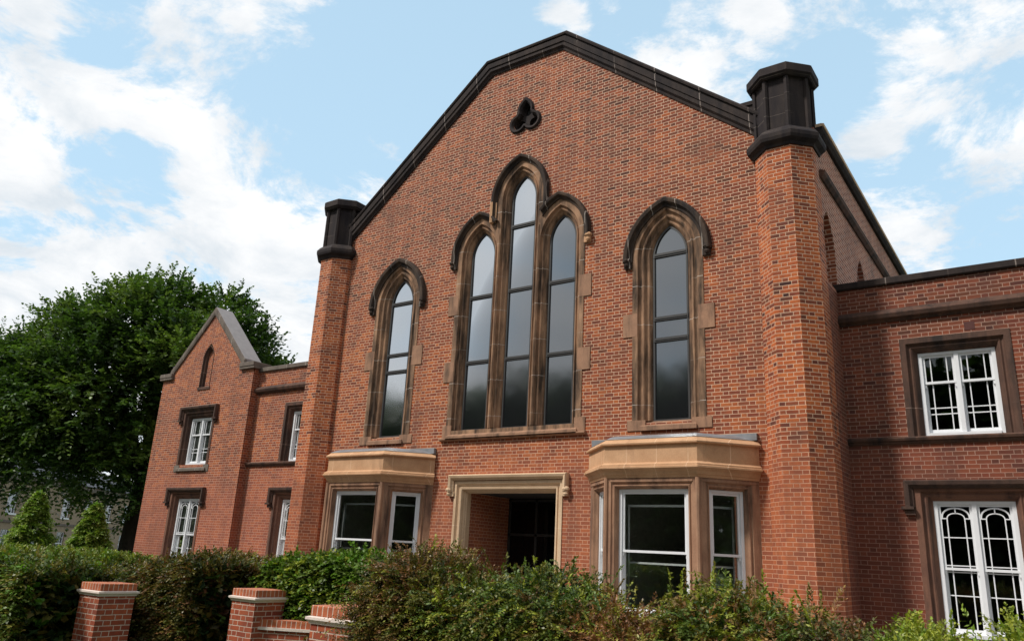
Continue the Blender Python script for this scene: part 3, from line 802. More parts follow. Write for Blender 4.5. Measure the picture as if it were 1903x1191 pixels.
# gabled end bay
YP = .85; fr = FR(YP); px0, px1 = -26.1, -20.98; pc = -23.56
ez, az, pe = 7.25, 9.20, 1.93
mb = MB()
lan_o = arch(pc-.02, .30, 7.15, .0, 10, 6.70)
plate(mb, fr, 0, [(px0, 0), (px1, 0), (px1, 7.15), (pc+pe, 7.15), (pc+pe, 7.25), (pc, az), (pc-pe, 7.25), (pc-pe, 7.15), (px0, 7.15)],
      [opening(pc, 4.02, 5.575), opening(pc, .72, 2.92), arch(pc-.02, .30, 7.62, .0, 10, 6.62)], d1=-.02)
mb.add([(px1, YP, 0), (px1, YP+6, 0), (px1, YP+6, 7.15), (px1, YP, 7.15), (px0, YP, 0), (px0, YP+6, 0), (px0, YP+6, 7.15), (px0, YP, 7.15)], [(0, 1, 2, 3), (4, 5, 6, 7)])
pv = mb.build('gabled_bay_wall', 'brick_left', hall)
mb = MB(); sweep(mb, fr, [(pc-pe-.03, 7.12), (pc-pe, 7.27), (pc, az), (pc+pe, 7.27), (pc+pe+.03, 7.12)], [(-.02, -.02), (-.02, .05), (.04, .07), (.15, .07), (.17, .04), (.17, -.02)])
cpp = mb.build('gable_coping', 'stone_grey', pv)
mb = MB()
sl = math.hypot(pe, az-7.27)
for s_ in (-1, 1):
    nx_, nz_ = (az-7.27)/sl*s_, pe/sl
    a = (pc+s_*pe+nx_*.165, 7.27+nz_*.165); b = (pc, az+.165/nz_)
    mb.add([(a[0], YP-.03, a[1]), (b[0], YP-.03, b[1]), (b[0], YP+.62, b[1]), (a[0], YP+.62, a[1]),
            (a[0], YP-.03, a[1]+.02), (b[0], YP-.03, b[1]+.025), (b[0], YP+.62, b[1]+.025), (a[0], YP+.62, a[1]+.02)], [(0, 1, 2, 3), (4, 5, 6, 7), (0, 1, 5, 4), (0, 3, 7, 4), (3, 2, 6, 7)])
    mb.add([(a[0], YP-.02, a[1]), (a[0], YP+.61, a[1]), (a[0], YP+.61, 7.22), (a[0], YP-.02, 7.22)], [(0, 1, 2, 3)])
mb.build('coping_cover', 'lead_pale', cpp)
mb = MB(); mb.add([(pc-pe, YP+.6, 7.2), (pc, YP+.6, az), (pc+pe, YP+.6, 7.2)], [(0, 1, 2)])
mb.box(px0, px1, YP+.3, YP+6, 6.7, 6.8)
mb.build('roof', 'slate', pv)
for s_, xe in ((-1, px0), (1, px1)):
    a, b = sorted((pc+s_*(pe-.02), xe+s_*.10)); mb = MB()
    mb.box(a, b, YP-.10, YP+.55, 7.02, 7.10); mb.box(a+.01, b-.01 if s_ < 0 else b-.01, YP-.12, YP+.6, 7.10, 7.24)
    mb.build('kneeler', 'stone_grey', pv, bevel=.012)
# blind lancet
mb = MB(); sweep(mb, fr, arch(pc-.02, .19, 7.62, .0, 10, 6.62), [(.115, -.02), (.115, .012), (.09, .012), (.06, -.05), (.03, -.055), (.0, -.13), (0, -.2)])
mb.box(pc-.36, pc+.32, -.06, .03, 6.53, 6.62, fr)
bl = mb.build('blind_lancet', 'stone_wing', pv)
mb = MB(); plate(mb, fr, -.13, arch(pc-.02, .2, 7.62, .0, 10, 6.6)); mb.build('brick_infill', 'brick_left', bl)
wing_window(YP, pc, 'up', hood=True, sill_block=True, curtain=True)
wing_window(YP, pc, 'low', curtain=True)

# --- nave side wall beyond the turret, and roof
XS = -3.2
mb = MB(); fs_ = frame((XS, 0, 0), (0, 1, 0), (1, 0, 0))
SZ = 6.9
sa = [arch(y, .5, 7.65, 0, 10, 6.95) for y in (.72, 3.72, 6.72, 9.72, 12.72)]
plate(mb, fs_, 0, [(0.1, SZ), (18, SZ), (18, 10.1), (.1, 10.1)], sa, d1=-.25)
mb.add([(-17.2, .2, 0), (-17.2, 18, 0), (-17.2, 18, 10.1), (-17.2, .2, 10.1), (XS, 18, 0), (XS, 18, 10.1), (-9.07, 18, 14), (-11.29, 18, 14)], [(0, 1, 2, 3), (1, 4, 5, 6, 7, 2)])
sw = mb.build('side_wall', 'brick_side', hall)
mb = MB(); plate(mb, fs_, .001, [(.1, 0), (1.1, 0), (1.1, SZ), (.1, SZ)]); mb.build('return_wall', 'brick_wing', hall)
for y in (.72, 3.72, 6.72, 9.72, 12.72):
    mb = MB(); plate(mb, fs_, -.24, arch(y, .49, 7.65, 0, 10, 5.2)); mb.build('blind_arch', 'brick_side', sw)
mb = MB(); sweep(mb, fs_, [(.3, 9.08), (18, 9.08)], [(0, -.02), (.0, .04), (.06, .10), (.13, .12), (.17, .03), (.17, -.02)]); mb.build('string_course', 'stone_wing', sw)
mb = MB(); sweep(mb, fs_, [(.3, 10.08), (18, 10.08)], [(0, -.02), (.0, .06), (.06, .12), (.11, .13), (.11, -.4), (0, -.4)]); mb.build('parapet_coping', 'stone_black', sw)
mb = MB(); sweep(mb, fs_, [(.3, 10.192), (18, 10.192)], [(0, -.3), (.0, .15), (.05, .16), (.07, .10), (.07, -.3)]); mb.build('eaves_trim', 'stone_tan', sw)
mb = MB()
rf = [(XS-.3, 9.6), (-9.07, 14.15), (-11.29, 14.15), (-17.0, 9.6)]
vs = [(x, .5, z) for x, z in rf]+[(x, 18, z) for x, z in rf]
mb.add(vs, [(0, 1, 5, 4), (1, 2, 6, 5), (2, 3, 7, 6)])
mb.build('roof', 'slate', hall)

# ================================================================== things in front of the hall
ORIGIN[0] = Vector((0, 0, 0))
def pier(x, y, w, label, ztop=.95):
    e = empty('brick_pier', (x, y, 0)); ORIGIN[0] = Vector((x, y, 0))
    tag(e, label, 'gate pier', 'red brick gate piers along the pavement')
    h = w/2-.045
    mb = MB(); mb.box(x-h, x+h, y-h, y+h, 0, ztop-.16); mb.build('shaft', 'brick_pier', e)
    mb = MB()
    vs = []; fs = []
    prof = [(h-.05, ztop-.165), (h+.015, ztop-.165), (h+.02, ztop-.15), (h+.045, ztop-.125), (h+.045, ztop-.10), (h-.02, ztop-.085)]
    for q, z in prof: vs += [(x-q, y-q, z), (x+q, y-q, z), (x+q, y+q, z), (x-q, y+q, z)]
    for i in range(len(prof)-1):
        for k in range(4): fs.append((i*4+k, i*4+(k+1) % 4, (i+1)*4+(k+1) % 4, (i+1)*4+k))
    fs += [(3, 2, 1, 0), tuple(range(len(vs)-4, len(vs)))]
    mb.add(vs, fs); mb.build('stone_slab', 'stone_white', e)
    mb = MB(); q = h+.01; mb.box(x-q, x+q, y-q, y+q, ztop-.09, ztop+.01); mb.build('brick_cap', 'brick_edge', e, bevel=.006)
    ORIGIN[0] = Vector((0, 0, 0)); return e
def pcorner(px, py, Y, w):      # near corner at that bearing and depth
    p = at(px, py, Y); return p.x-w/2, p.y+w/2
P1 = pcorner(182.6, 1107.2, -7.88, .64); P2_ = pcorner(473.6, 1117.3, -6.45, .64); P3 = pcorner(648.6, 1164, -8.6, .64)
pier(*P1, .64, 'red brick gate pier standing furthest left in front of the dark hedge', .95)
pier(*P2_, .64, 'middle red brick gate pier, joined to a low wall on its right', .96)
pier(*P3, .64, 'nearest red brick gate pier, half covered by brown foliage on its right', 1.06)
# low wall between second and third pier
e = empty('low_wall', (P2_[0]+1., P2_[1]+.5, 0)); ORIGIN[0] = Vector(e.location)
tag(e, 'low red brick boundary wall with pale coping between two gate piers', 'wall')
a = Vector((P2_[0]+.2, P2_[1]-.05, 0)); b = a+Vector((2.1, 1.15, 0)); u = (b-a); L = u.length
fw_ = frame(a, u, Vector((u.y, -u.x, 0)))
mb = MB(); mb.box(0, L, -.11, .11, 0, .42, fw_); mb.build('wall_body', 'brick_pier', e)
mb = MB(); mb.box(0, L, -.14, .14, .42, .46, fw_); mb.build('stone_slab', 'stone_white', e)
mb = MB(); mb.box(0, L, -.115, .115, .46, .56, fw_); mb.build('brick_cap', 'brick_edge', e)
ORIGIN[0] = Vector((0, 0, 0))

# stepladder and white board seen in the porch
e = empty('stepladder', (AX+.80, 1.45, 0)); ORIGIN[0] = Vector(e.location)
tag(e, 'pale folded stepladder standing in the dark porch, right side', 'stepladder')
for s_ in (-.19, .19):
    mb = MB(); mb.tube([(AX+.80+s_, 1.30, .03), (AX+.80+s_*.75, 1.5, 1.75)], .018, 6); mb.build('leg', 'aluminium', e)
    mb = MB(); mb.tube([(AX+.80+s_, 1.72, .03), (AX+.80+s_*.75, 1.52, 1.72)], .014, 6); mb.build('leg', 'aluminium', e)
for i in range(6):
    z = .28+i*.27; y = 1.30+.2*z/1.75; mb = MB(); mb.box(AX+.62, AX+.98, y-.04, y+.04, z, z+.025); mb.build('tread', 'aluminium', e)
ORIGIN[0] = Vector((0, 0, 0))
mb = MB(); mb.box(-11.13, -11.01, 1.0, 1.03, .1, 1.12); mb.box(-11.2, -10.94, .92, 1.12, .03, .1)
tag(mb.build('notice_board', 'white_paint', bevel=.004), 'narrow white upright board standing inside the porch on the left', 'board')

# ================================================================== ground
mb = MB(); g = 1500; mb.add([(-g, -g, -.02), (g, -g, -.02), (g, g, -.02), (-g, g, -.02)], [(0, 1, 2, 3)])
tag(mb.build('ground', 'grass'), kind='structure')
mb = MB(); mb.box(-80, 60, -13.0, -9.9, -.1, .0); tag(mb.build('pavement', 'paving'), kind='structure')
mb = MB(); mb.box(-80, 60, -13.12, -13.0, -.2, .0); tag(mb.build('kerb', 'stone_grey'), kind='structure')
mb = MB(); mb.add([(-80, -22, -.10), (60, -22, -.10), (60, -13.12, -.10), (-80, -13.12, -.10)], [(0, 1, 2, 3)])
mb2 = mb; 
mb2.v = [(x, y, -.012) for x, y, z in mb2.v]
tag(mb2.build('road', 'asphalt'), kind='structure')
mb = MB(); mb.add([(-27, -5.3, -.008), (3, -5.3, -.008), (3, 1.0, -.008), (-27, 1.0, -.008)], [(0, 1, 2, 3)]); tag(mb.build('path', 'paving'), kind='structure')

# ================================================================== foliage
rng = np.random.default_rng(7)
def unit(v): return v/np.maximum(np.linalg.norm(v, axis=1, keepdims=True), 1e-9)
def fronds(base, dirs, length, K, ll, lw, droop, col, tipcol=None, jit=.25, ang=.9, tip_gain=.0, roll=.5):
    """rhombic leaflets in pairs along drooping spines. returns verts, colours (per leaf)"""
    N = len(base); up_ = np.array([0, 0, 1.])
    V = []; Cc = []
    side = unit(np.cross(dirs, up_)+rng.normal(0, roll, (N, 3))*.6)
    for j in range(K):
        s = (j+.6)/K
        pos = base+dirs*(length*s)[:, None]; pos[:, 2] -= droop*length*s*s
        ds = dirs.copy(); ds[:, 2] -= 2*droop*s; ds = unit(ds)
        for sg in ((-1, 1) if j < K-1 else (0,)):
            ld = unit(ds*(math.cos(ang) if sg else 1)+side*sg*math.sin(ang)+rng.normal(0, jit, (N, 3)))
            nrm = unit(np.cross(ld, np.cross(up_, ld)+rng.normal(0, .45, (N, 3))))
            wv = np.cross(ld, nrm)
            L_ = ll*(1.1-.45*s)*rng.uniform(.75, 1.2, N)
            W_ = lw*rng.uniform(.8, 1.2, N)
            a = pos; c = pos+ld*L_[:, None]; mid = pos+ld*(L_*.45)[:, None]
            V.append(np.stack([a, mid+wv*W_[:, None], c, mid-wv*W_[:, None]], 1))
            cc = col.copy()
            if tipcol is not None: cc = cc*(1-s*tip_gain)+tipcol*(s*tip_gain)
            Cc.append(cc*rng.uniform(.8, 1.2, (N, 1)))
    return np.concatenate(V), np.concatenate(Cc)
def leafmesh(name, V, C, mat, parent=None):
    n = len(V); me = bpy.data.meshes.new(name)
    o = ORIGIN[0] if parent is not None else Vector((0, 0, 0))
    V = V-np.array([o.x, o.y, o.z])
    me.vertices.add(n*4); me.vertices.foreach_set('co', V.reshape(-1).astype(np.float32))
    me.loops.add(n*4); me.loops.foreach_set('vertex_index', np.arange(n*4, dtype=np.int32))
    me.polygons.add(n); me.polygons.foreach_set('loop_start', np.arange(0, n*4, 4, dtype=np.int32)); me.polygons.foreach_set('loop_total', np.full(n, 4, dtype=np.int32))
    me.update(calc_edges=True)
    at = me.color_attributes.new('Col', 'FLOAT_COLOR', 'CORNER')
    c4 = np.ones((n, 4, 4), np.float32); c4[:, :, :3] = np.clip(C, 0, 1)[:, None, :]
    at.data.foreach_set('color', c4.reshape(-1))
    me.materials.append(MATS[mat]); me.validate()
    ob = bpy.data.objects.new(name, me); COL.objects.link(ob)
    if parent is not None: ob.parent = parent
    return ob
def pal(n, cols, wts=None):
    cols = np.array(cols); i = rng.choice(len(cols), n, p=wts)
    return cols[i]*rng.uniform(.75, 1.25, (n, 1))

def noise1(x, seed):
    r_ = np.random.default_rng(seed); ph = r_.uniform(0, 6.28, 8); fq = r_.uniform(1.2, 9, 8); am = 1/fq**.7
    return sum(am[k]*np.sin(x*fq[k]+ph[k]) for k in range(8))/am.sum()

def hedge(name, label, cat, pts, width, tops, n, cols, wts, K=12, L=(.18, .36), ll=.036, lw=.0075, droop=.35, zmin=0., bump=.10, seed=1, mat='leaves_gloss', tip=(.16, .15, .03), tg=.4, wild=40, inner=.5, top_bias=.35, group=None, edge_up=.0):
    """hedge body along a plan polyline pts with top heights tops; fronds over its surface, twigs inside"""
    pts = np.array(pts, float); tops = np.array(tops, float)
    seg = np.linalg.norm(np.diff(pts, axis=0), axis=1); cum = np.concatenate([[0], np.cumsum(seg)]); T = cum[-1]
    def at(s):
        x = np.interp(s, cum, pts[:, 0]); y = np.interp(s, cum, pts[:, 1]); z = np.interp(s, cum, tops); return x, y, z
    dvec = unit((pts[-1]-pts[0])[None, :])[0]; nv = np.array([dvec[1], -dvec[0]])   # toward the street
    e = empty(name, (float(pts[:, 0].mean()), float(pts[:, 1].mean()), 0)); ORIGIN[0] = Vector(e.location)
    tag(e, label, cat, group)
    s = rng.uniform(0, T, n)
    q = rng.uniform(0, 1, n)          # position around cross-section: 0 street foot .. .6 street top .. 1 back
    ntop = q < top_bias
    x, y, zt = at(s)
    zt = zt+bump*noise1(s*2.2, seed)+.04*rng.normal(0, 1, n)
    off = np.where(ntop, rng.uniform(-1, 1, n)*width/2, width/2*(1+.15*noise1(s*3+q*7, seed+1))*np.where(rng.uniform(0, 1, n) < .82, 1, -1))
    rounding = (np.abs(off)/(width/2))**3*.12
    zt = zt+.07*np.sin(s*9.+seed)*np.sin(s*17.3+seed*2)
    z = np.where(ntop, zt-rounding, zmin+(zt-.05-zmin)*rng.uniform(0, 1, n)**.85)
    depth = rng.uniform(0, 1, n)**1.5*.22
    off = np.where(ntop, off, off*(1-depth)); z = np.where(ntop, z-depth*.6, z)
    base = np.stack([x+nv[0]*off, y+nv[1]*off, z], 1)
    outd = np.stack([nv[0]*np.sign(off), nv[1]*np.sign(off), np.zeros(n)], 1)
    dr = np.where(ntop[:, None], np.array([0, 0, 1.])+outd*.25*(np.abs(off)/(width/2))[:, None], outd*.8+np.array([0, 0, .55]))
    dr = unit(dr+rng.normal(0, .38, (n, 3)))
    ln = rng.uniform(L[0], L[1], n)
    ends = (s < .25) | (s > T-.25)
    # patches of colour rather than confetti
    pn = noise1(s*1.7+z*2.1, seed+5)+.75*rng.normal(0, 1, n); order = np.argsort(np.argsort(pn))/n
    cw = np.cumsum(wts); ci = np.clip(np.searchsorted(cw, order), 0, len(cols)-1)
    col = np.array(cols)[ci]*rng.uniform(.7, 1.3, (n, 1))
    V1, C1 = fronds(base, dr, ln, K, ll, lw, droop, col, np.array(tip), tip_gain=tg)
    # loose leading shoots
    if wild:
        s2 = rng.uniform(0, T, wild); x2, y2, z2 = at(s2); z2 = z2+bump*noise1(s2*2.2, seed)
        b2 = np.stack([x2+rng.normal(0, width*.2, wild), y2+rng.normal(0, width*.2, wild), z2-.04], 1)
        d2 = unit(np.array([0, 0, 1.])+rng.normal(0, .28, (wild, 3))); c2 = np.array(cols)[rng.choice(len(cols), wild, p=wts)]
        V2, C2 = fronds(b2, d2, rng.uniform(.16, .46, wild), K+6, ll*1.15, lw, .25, c2, np.array(tip), tip_gain=tg)
        V1 = np.concatenate([V1, V2]); C1 = np.concatenate([C1, C2])
    # inner leaves
    ni = int(n*inner); s3 = rng.uniform(0.05, T-.05, ni); x3, y3, z3 = at(s3); z3 = z3+bump*noise1(s3*2.2, seed)
    o3 = rng.uniform(-.42, .42, ni)*width
    b3 = np.stack([x3+nv[0]*o3, y3+nv[1]*o3, zmin+(z3-.10-zmin)*rng.uniform(0, 1, ni)], 1)
    V3, C3 = fronds(b3, unit(rng.normal(0, 1, (ni, 3))), np.full(ni, .16), 3, ll*2.0, lw*3.2, .1, np.array(cols)[rng.choice(len(cols), ni, p=wts)]*.8)
    leafmesh('foliage', np.concatenate([V1, V3]), np.concatenate([C1, C3]), mat, e)
    mb = MB(); rr = random.Random(seed)
    for i in range(int(T*7)):
        ss = rr.uniform(.1, T-.1); x4, y4, z4 = at(np.array([ss])); b = Vector((float(x4[0]), float(y4[0]), zmin))
        tp_ = b+Vector((rr.uniform(-.25, .25), rr.uniform(-.3, .3), float(z4[0])-zmin-.05))
        md = (b+tp_)/2+Vector((rr.uniform(-.06, .06), rr.uniform(-.06, .06), 0)); mb.tube([b, md, tp_], [.012, .008, .003], 5)
    mb.build('stem', 'bark', e)
    ORIGIN[0] = Vector((0, 0, 0)); return e

DKG = (.028, .058, .017); MDG = (.072, .135, .024); YG = (.19, .24, .032); OLV = (.125, .120, .025); BRN = (.18, .080, .036); RUST = (.32, .135, .058); BRG = (.10, .235, .026); KH = (.22, .170, .038)
TANTIP = (.22, .13, .04); GTIP = (.20, .24, .03)
def hedge_px(name, label, cat, prof, Y, width, n, cols, wts, zoff=0., **kw):
    ps = [at(x, y, Y) for x, y in prof]
    return hedge(name, label, cat, [(p.x, Y) for p in ps], width, [p.z+zoff for p in ps], n, cols, wts, **kw)
Yh = -9.05
YY = (.33, .36, .045)
hedge_px('yew_shrub', 'bushy yew with many copper brown shoots beside the nearest gate pier', 'shrub', [(752, 1090), (772, 1062), (792, 1048), (812, 1044), (840, 1060), (880, 1085)], Yh, 1.1, 3400, [DKG, OLV, BRN, KH, MDG, YY], [.20, .18, .26, .15, .15, .06], zoff=-0.1, seed=3, wild=46, tip=TANTIP, droop=.30)
hedge_px('yew_shrub', 'dark green yew shrub with pale drooping tips in front of the porch', 'shrub', [(840, 1068), (905, 1098), (960, 1085), (1010, 1052), (1050, 1068), (1100, 1100), (1135, 1115)], Yh, 1.1, 3400, [DKG, MDG, OLV, YY, BRN, KH], [.28, .26, .14, .12, .10, .10], zoff=-0.13, seed=11, wild=46, tip=GTIP, droop=.5)
hedge_px('yew_shrub', 'thin rust brown shrub in front of the right bay window', 'shrub', [(1110, 1120), (1170, 1135), (1230, 1140), (1290, 1135)], Yh, 1.0, 1900, [RUST, BRN, OLV, YY], [.38, .28, .16, .18], zoff=-0.2, seed=17, wild=44, tip=(.30, .15, .06), droop=.25, inner=.15)
hedge_px('yew_shrub', 'yellow green yew with tall arching shoots beside the right turret foot', 'shrub', [(1275, 1110), (1320, 1082), (1370, 1088), (1420, 1095), (1470, 1125), (1500, 1130)], Yh, 1.05, 2500, [DKG, YY, KH, MDG, BRN, RUST], [.28, .18, .18, .16, .12, .08], zoff=-0.16, seed=23, wild=60, tip=GTIP, droop=.55, L=(.14, .32))
hedge_px('yew_shrub', 'low dark green shrub between the turret foot and the right wing', 'shrub', [(1470, 1125), (1510, 1128), (1560, 1165), (1610, 1185), (1660, 1175)], Yh, 1.0, 1700, [DKG, BRN, MDG, RUST], [.40, .20, .3, .10], zoff=-0.2, seed=29, wild=22, tip=TANTIP, droop=.35)
hedge_px('yew_shrub', 'bright lime green leafy shrub below the arched window of the right wing', 'shrub', [(1640, 1175), (1690, 1160), (1750, 1150), (1800, 1155), (1870, 1130), (1930, 1130), (2200, 1110)], Yh, 1.1, 4200, [YY, MDG, BRG, DKG], [.36, .24, .24, .16], zoff=-0.24, seed=31, wild=22, tip=(.36, .38, .05), tg=.6, droop=.35)
Ym = -5.0
hedge_px('hedge', 'dense dark olive clipped hedge between the first two gate piers', 'hedge', [(232, 1090), (255, 1070), (300, 1060), (350, 1050), (430, 1040)], -6.2, 1.2, 7000, [DKG, OLV, BRN, KH, MDG], [.34, .24, .16, .14, .12], zoff=-0.08, seed=41, K=7, L=(.16, .34), ll=.07, lw=.014, wild=80, tip=TANTIP, tg=.3, bump=.10)
hedge_px('hedge', 'brownish hedge with yellow flecks behind the middle gate pier', 'hedge', [(400, 1045), (440, 1035), (500, 1055), (560, 1055)], Ym, 1.2, 5200, [DKG, BRN, KH, YY], [.30, .30, .24, .16], zoff=-0.08, seed=43, K=7, L=(.16, .34), ll=.065, lw=.014, wild=80, tip=TANTIP, bump=.12)
hedge_px('laurel_shrub', 'fresh green rounded shrub in front of the left bay window', 'shrub', [(530, 1068), (560, 1042), (620, 1034), (680, 1036), (760, 1050)], Ym-.1, 1.2, 7000, [BRG, MDG, DKG, YY], [.34, .32, .18, .16], zoff=-0.08, seed=47, K=6, L=(.12, .26), ll=.075, lw=.022, wild=40, tip=GTIP, bump=.08)
hedge_px('hedge', 'olive clipped hedge at the far left behind the first gate pier', 'hedge', [(-120, 1045), (0, 1048), (60, 1050), (90, 1056), (140, 1066)], -7.9, 1.3, 9000, [DKG, OLV, MDG, KH, BRG], [.26, .26, .24, .16, .08], seed=51, K=6, L=(.18, .36), ll=.085, lw=.018, wild=60, tip=GTIP, tg=.35, bump=.06)
hedge_px('hedge', 'bright yellow green hedge top behind the iron railing at far left', 'hedge', [(-120, 1025), (0, 1028), (100, 1034), (180, 1038), (245, 1046)], -2.4, 1.6, 12000, [YG, MDG, OLV, BRG, YY], [.28, .26, .16, .18, .12], seed=53, K=6, L=(.2, .4), ll=.11, lw=.022, wild=60, tip=GTIP, tg=.5, bump=.08)

# iron railing
e = empty('iron_railing', (-21, -4.4, 0)); ORIGIN[0] = Vector(e.location); tag(e, 'black spiked iron railing between the hedges at the left', 'railing')
mb = MB(); n = 100; xa, xb = -27.0, -17.4
for z in (.15, .88): mb = MB(); mb.box(xa, xb, -4.42, -4.38, z, z+.035); mb.build('rail', 'iron', e)
first = None
me = None
for i in range(n):
    x = xa+(xb-xa)*i/(n-1)
    if me is None:
        m2 = MB(); m2.tube([(0, 0, 0), (0, 0, .98)], .010, 6); m2.tube([(0, 0, .96), (0, 0, 1.0), (0, 0, 1.08)], [.008, .022, .001], 6)
        ORIGIN[0] = Vector((0, 0, 0)); ob = m2.build('railing_bar', 'iron', e); me = ob.data
    else:
        ob = bpy.data.objects.new('railing_bar', me); COL.objects.link(ob); ob.parent = e
    ob.location = (x+21, 0, 0)
ORIGIN[0] = Vector((0, 0, 0))

# conifers
def conifer(x, y, h, w_, label, seed):
    e = empty('conifer', (x, y, 0)); ORIGIN[0] = Vector(e.location); tag(e, label, 'tree', 'young golden conifers by the hedge')
    n = 2300; t = rng.uniform(0, 1, n)**.75; z = h*(1-t)*1.0
    a = rng.uniform(0, 2*math.pi, n); tier = .80+.16*np.sin(t*34+a*2+seed)+.10*np.sin(a*5+t*9+seed*3)
    r_ = (w_/2)*t**.75*tier*rng.uniform(.35, 1, n)**.5
    base = np.stack([x+r_*np.cos(a), y+r_*np.sin(a), z*.96+.02], 1)
    dr = unit(np.stack([np.cos(a), np.sin(a), .55+.2*rng.normal(0, 1, n)], 1)+rng.normal(0, .25, (n, 3)))
    col = pal(n, [(.16, .31, .045), (.22, .34, .05), (.08, .18, .03), (.28, .32, .08)], [.35, .3, .25, .1])
    V, C = fronds(base, dr, rng.uniform(.18, .40, n)*(.45+.7*t), 7, .12, .024, .45, col, np.array((.28, .30, .06)), tip_gain=.5)
    leafmesh('foliage', V, C, 'leaves', e)
    mb = MB(); mb.tube([(x, y, 0), (x+.02, y, h*.6), (x, y, h*.95)], [.07, .04, .01], 7); mb.build('trunk', 'bark', e)
    ORIGIN[0] = Vector((0, 0, 0))
conifer(*at(56, 1000, -1.6).xy, 3.0, 2.1, 'young golden green conifer, the left one of two at far left', 1.)
conifer(*at(166, 1005, -.9).xy, 2.65, 1.9, 'young golden green conifer, the right one of two, nearer the brick end bay', 2.)

# the big tree
def tree(name, label, base, lobes, nsp, cols, wts, trunk_r, leaf=(.27, .075), frond=(.9, 1.7), forks=None, seed=5, group=None, K=8, mat='leaves', kind=None, crown='crown', tipc=(.10, .17, .02)):
    e = empty(name, base); ORIGIN[0] = Vector(base); tag(e, label, 'tree', group)
    lob = np.array(lobes, float); area = (lob[:, 3]*lob[:, 4])
    V = []; C = []
    for l, ar in zip(lob, area/area.sum()):
        n = int(nsp*ar); v = unit(rng.normal(0, 1, (n, 3)))
        flip = (v[:, 2] < -.25) & (rng.uniform(0, 1, n) < .65); v[flip, 2] *= -1
        lump = 1+.13*np.sin(v[:, 0]*7+l[0])*np.sin(v[:, 1]*8+l[1])+.10*np.sin(v[:, 2]*13+l[2])
        rad = rng.uniform(.55, 1., n)**.45*lump
        rr = np.array([l[3], l[3], l[4]])
        b = l[:3]+v*rr*rad[:, None]
        tocam = np.array(EYE)-l[:3]; tocam /= np.linalg.norm(tocam)
        keep = (v@tocam > -.45) | (rng.uniform(0, 1, n) < .25); b = b[keep]; v = v[keep]; n = len(b)
        spk = (rng.uniform(0, 1, n) < .10) & (v[:, 2] > .0)
        b[spk] += (v[spk]*.35+np.array([0, 0, .35]))*rng.uniform(.2, 1.2, (spk.sum(), 1))
        dr = unit(v*.75+np.array([0, 0, .38])+rng.normal(0, .32, (n, 3)))
        dr[spk] = unit(v[spk]*.5+np.array([.15, 0, 1.])+rng.normal(0, .2, (spk.sum(), 3)))
        pn = np.sin(b[:, 0]*1.1+b[:, 2]*.9+seed)+np.sin(b[:, 1]*1.4-b[:, 2]*1.3)+rng.normal(0, .7, n)
        order = np.argsort(np.argsort(pn))/max(n, 1); ci = np.clip(np.searchsorted(np.cumsum(wts), order), 0, len(cols)-1)
        col = np.array(cols)[ci]*rng.uniform(.75, 1.3, (n, 1))
        v_, c_ = fronds(b, dr, rng.uniform(frond[0], frond[1], n), K, leaf[0], leaf[1], .28, col, np.array(tipc), tip_gain=.35, roll=.25, jit=.3)
        V.append(v_); C.append(c_)
    leafmesh(crown, np.concatenate(V), np.concatenate(C), mat, e)
    mb = MB(); b = Vector(base); rr = random.Random(seed)
    fk = b+Vector((.3, 0, forks or 4.))
    mb.tube([b+Vector((0, 0, -.1)), b+Vector((.05, 0, .5)), b+Vector((.1, 0, 1.8)), fk], [trunk_r*1.5, trunk_r*1.1, trunk_r, trunk_r*.85], 12)
    for l in lob:
        c = Vector(l[:3]); mid = fk.lerp(c, .5)+Vector((rr.uniform(-.5, .5), rr.uniform(-.5, .5), .8))
        mb.tube([fk-Vector((0, 0, .4)), mid, c, c+Vector((rr.uniform(-1, 1), rr.uniform(-1, 1), l[4]*.6))], [trunk_r*.5, trunk_r*.3, trunk_r*.14, .03], 8)
        for k in range(4):
            q = c+Vector((rr.uniform(-1, 1)*l[3]*.8, rr.uniform(-1, 1)*l[3]*.8, rr.uniform(-.3, .8)*l[4])); mb.tube([mid.lerp(c, rr.uniform(.2, 1)), q], [trunk_r*.12, .02], 6)
    mb.build('trunk', 'bark', e)
    ORIGIN[0] = Vector((0, 0, 0)); return e
def P3d(px, py, depth):
    f = 1443.38
    return EYE+(rgt2*((px-951.5)/f)-up2*((py-595.5)/f)+fwd)*depth
tb = P3d(236, 1040, 40); tb.z = 0
lobes = []
for px, py, dep, r_, rz in ((255, 625, 40, 2.9, 2.2), (150, 665, 41, 2.8, 2.1), (345, 675, 39, 2.6, 2.0), (50, 722, 41, 2.6, 1.8), (420, 635, 41, 2.0, 1.7), (462, 690, 42, 1.6, 1.4),
                            (-50, 760, 42, 2.9, 2.2), (200, 750, 39, 3.6, 3.0), (90, 790, 40, 3.2, 2.6), (0, 830, 40, 3.0, 2.2), (230, 860, 38.5, 2.5, 2.0), (140, 880, 38, 2.1, 1.3), (262, 560, 41, 1.4, 1.1), (380, 720, 44, 3.2, 2.8),
                            (60, 870, 42, 2.4, 1.4), (-90, 830, 42, 3.0, 2.4), (262, 930, 41, 1.3, 1.0), (130, 590, 41, 1.2, 1.0), (320, 560, 41, 1.3, 1.1), (20, 665, 42, 1.1, 1.0), (415, 575, 42, 1.2, 1.0)):
    p = P3d(px, py+(20 if py < 720 else 0), dep); lobes.append((p.x, p.y, p.z, r_, rz))
tree('broadleaf_tree', 'huge dark green broadleaf tree rising behind the gabled end bay', tuple(tb), lobes, 15000, [(.018, .042, .013), (.040, .086, .022), (.080, .138, .032), (.125, .180, .042)], [.28, .30, .26, .16], .55, seed=5, forks=5.0)

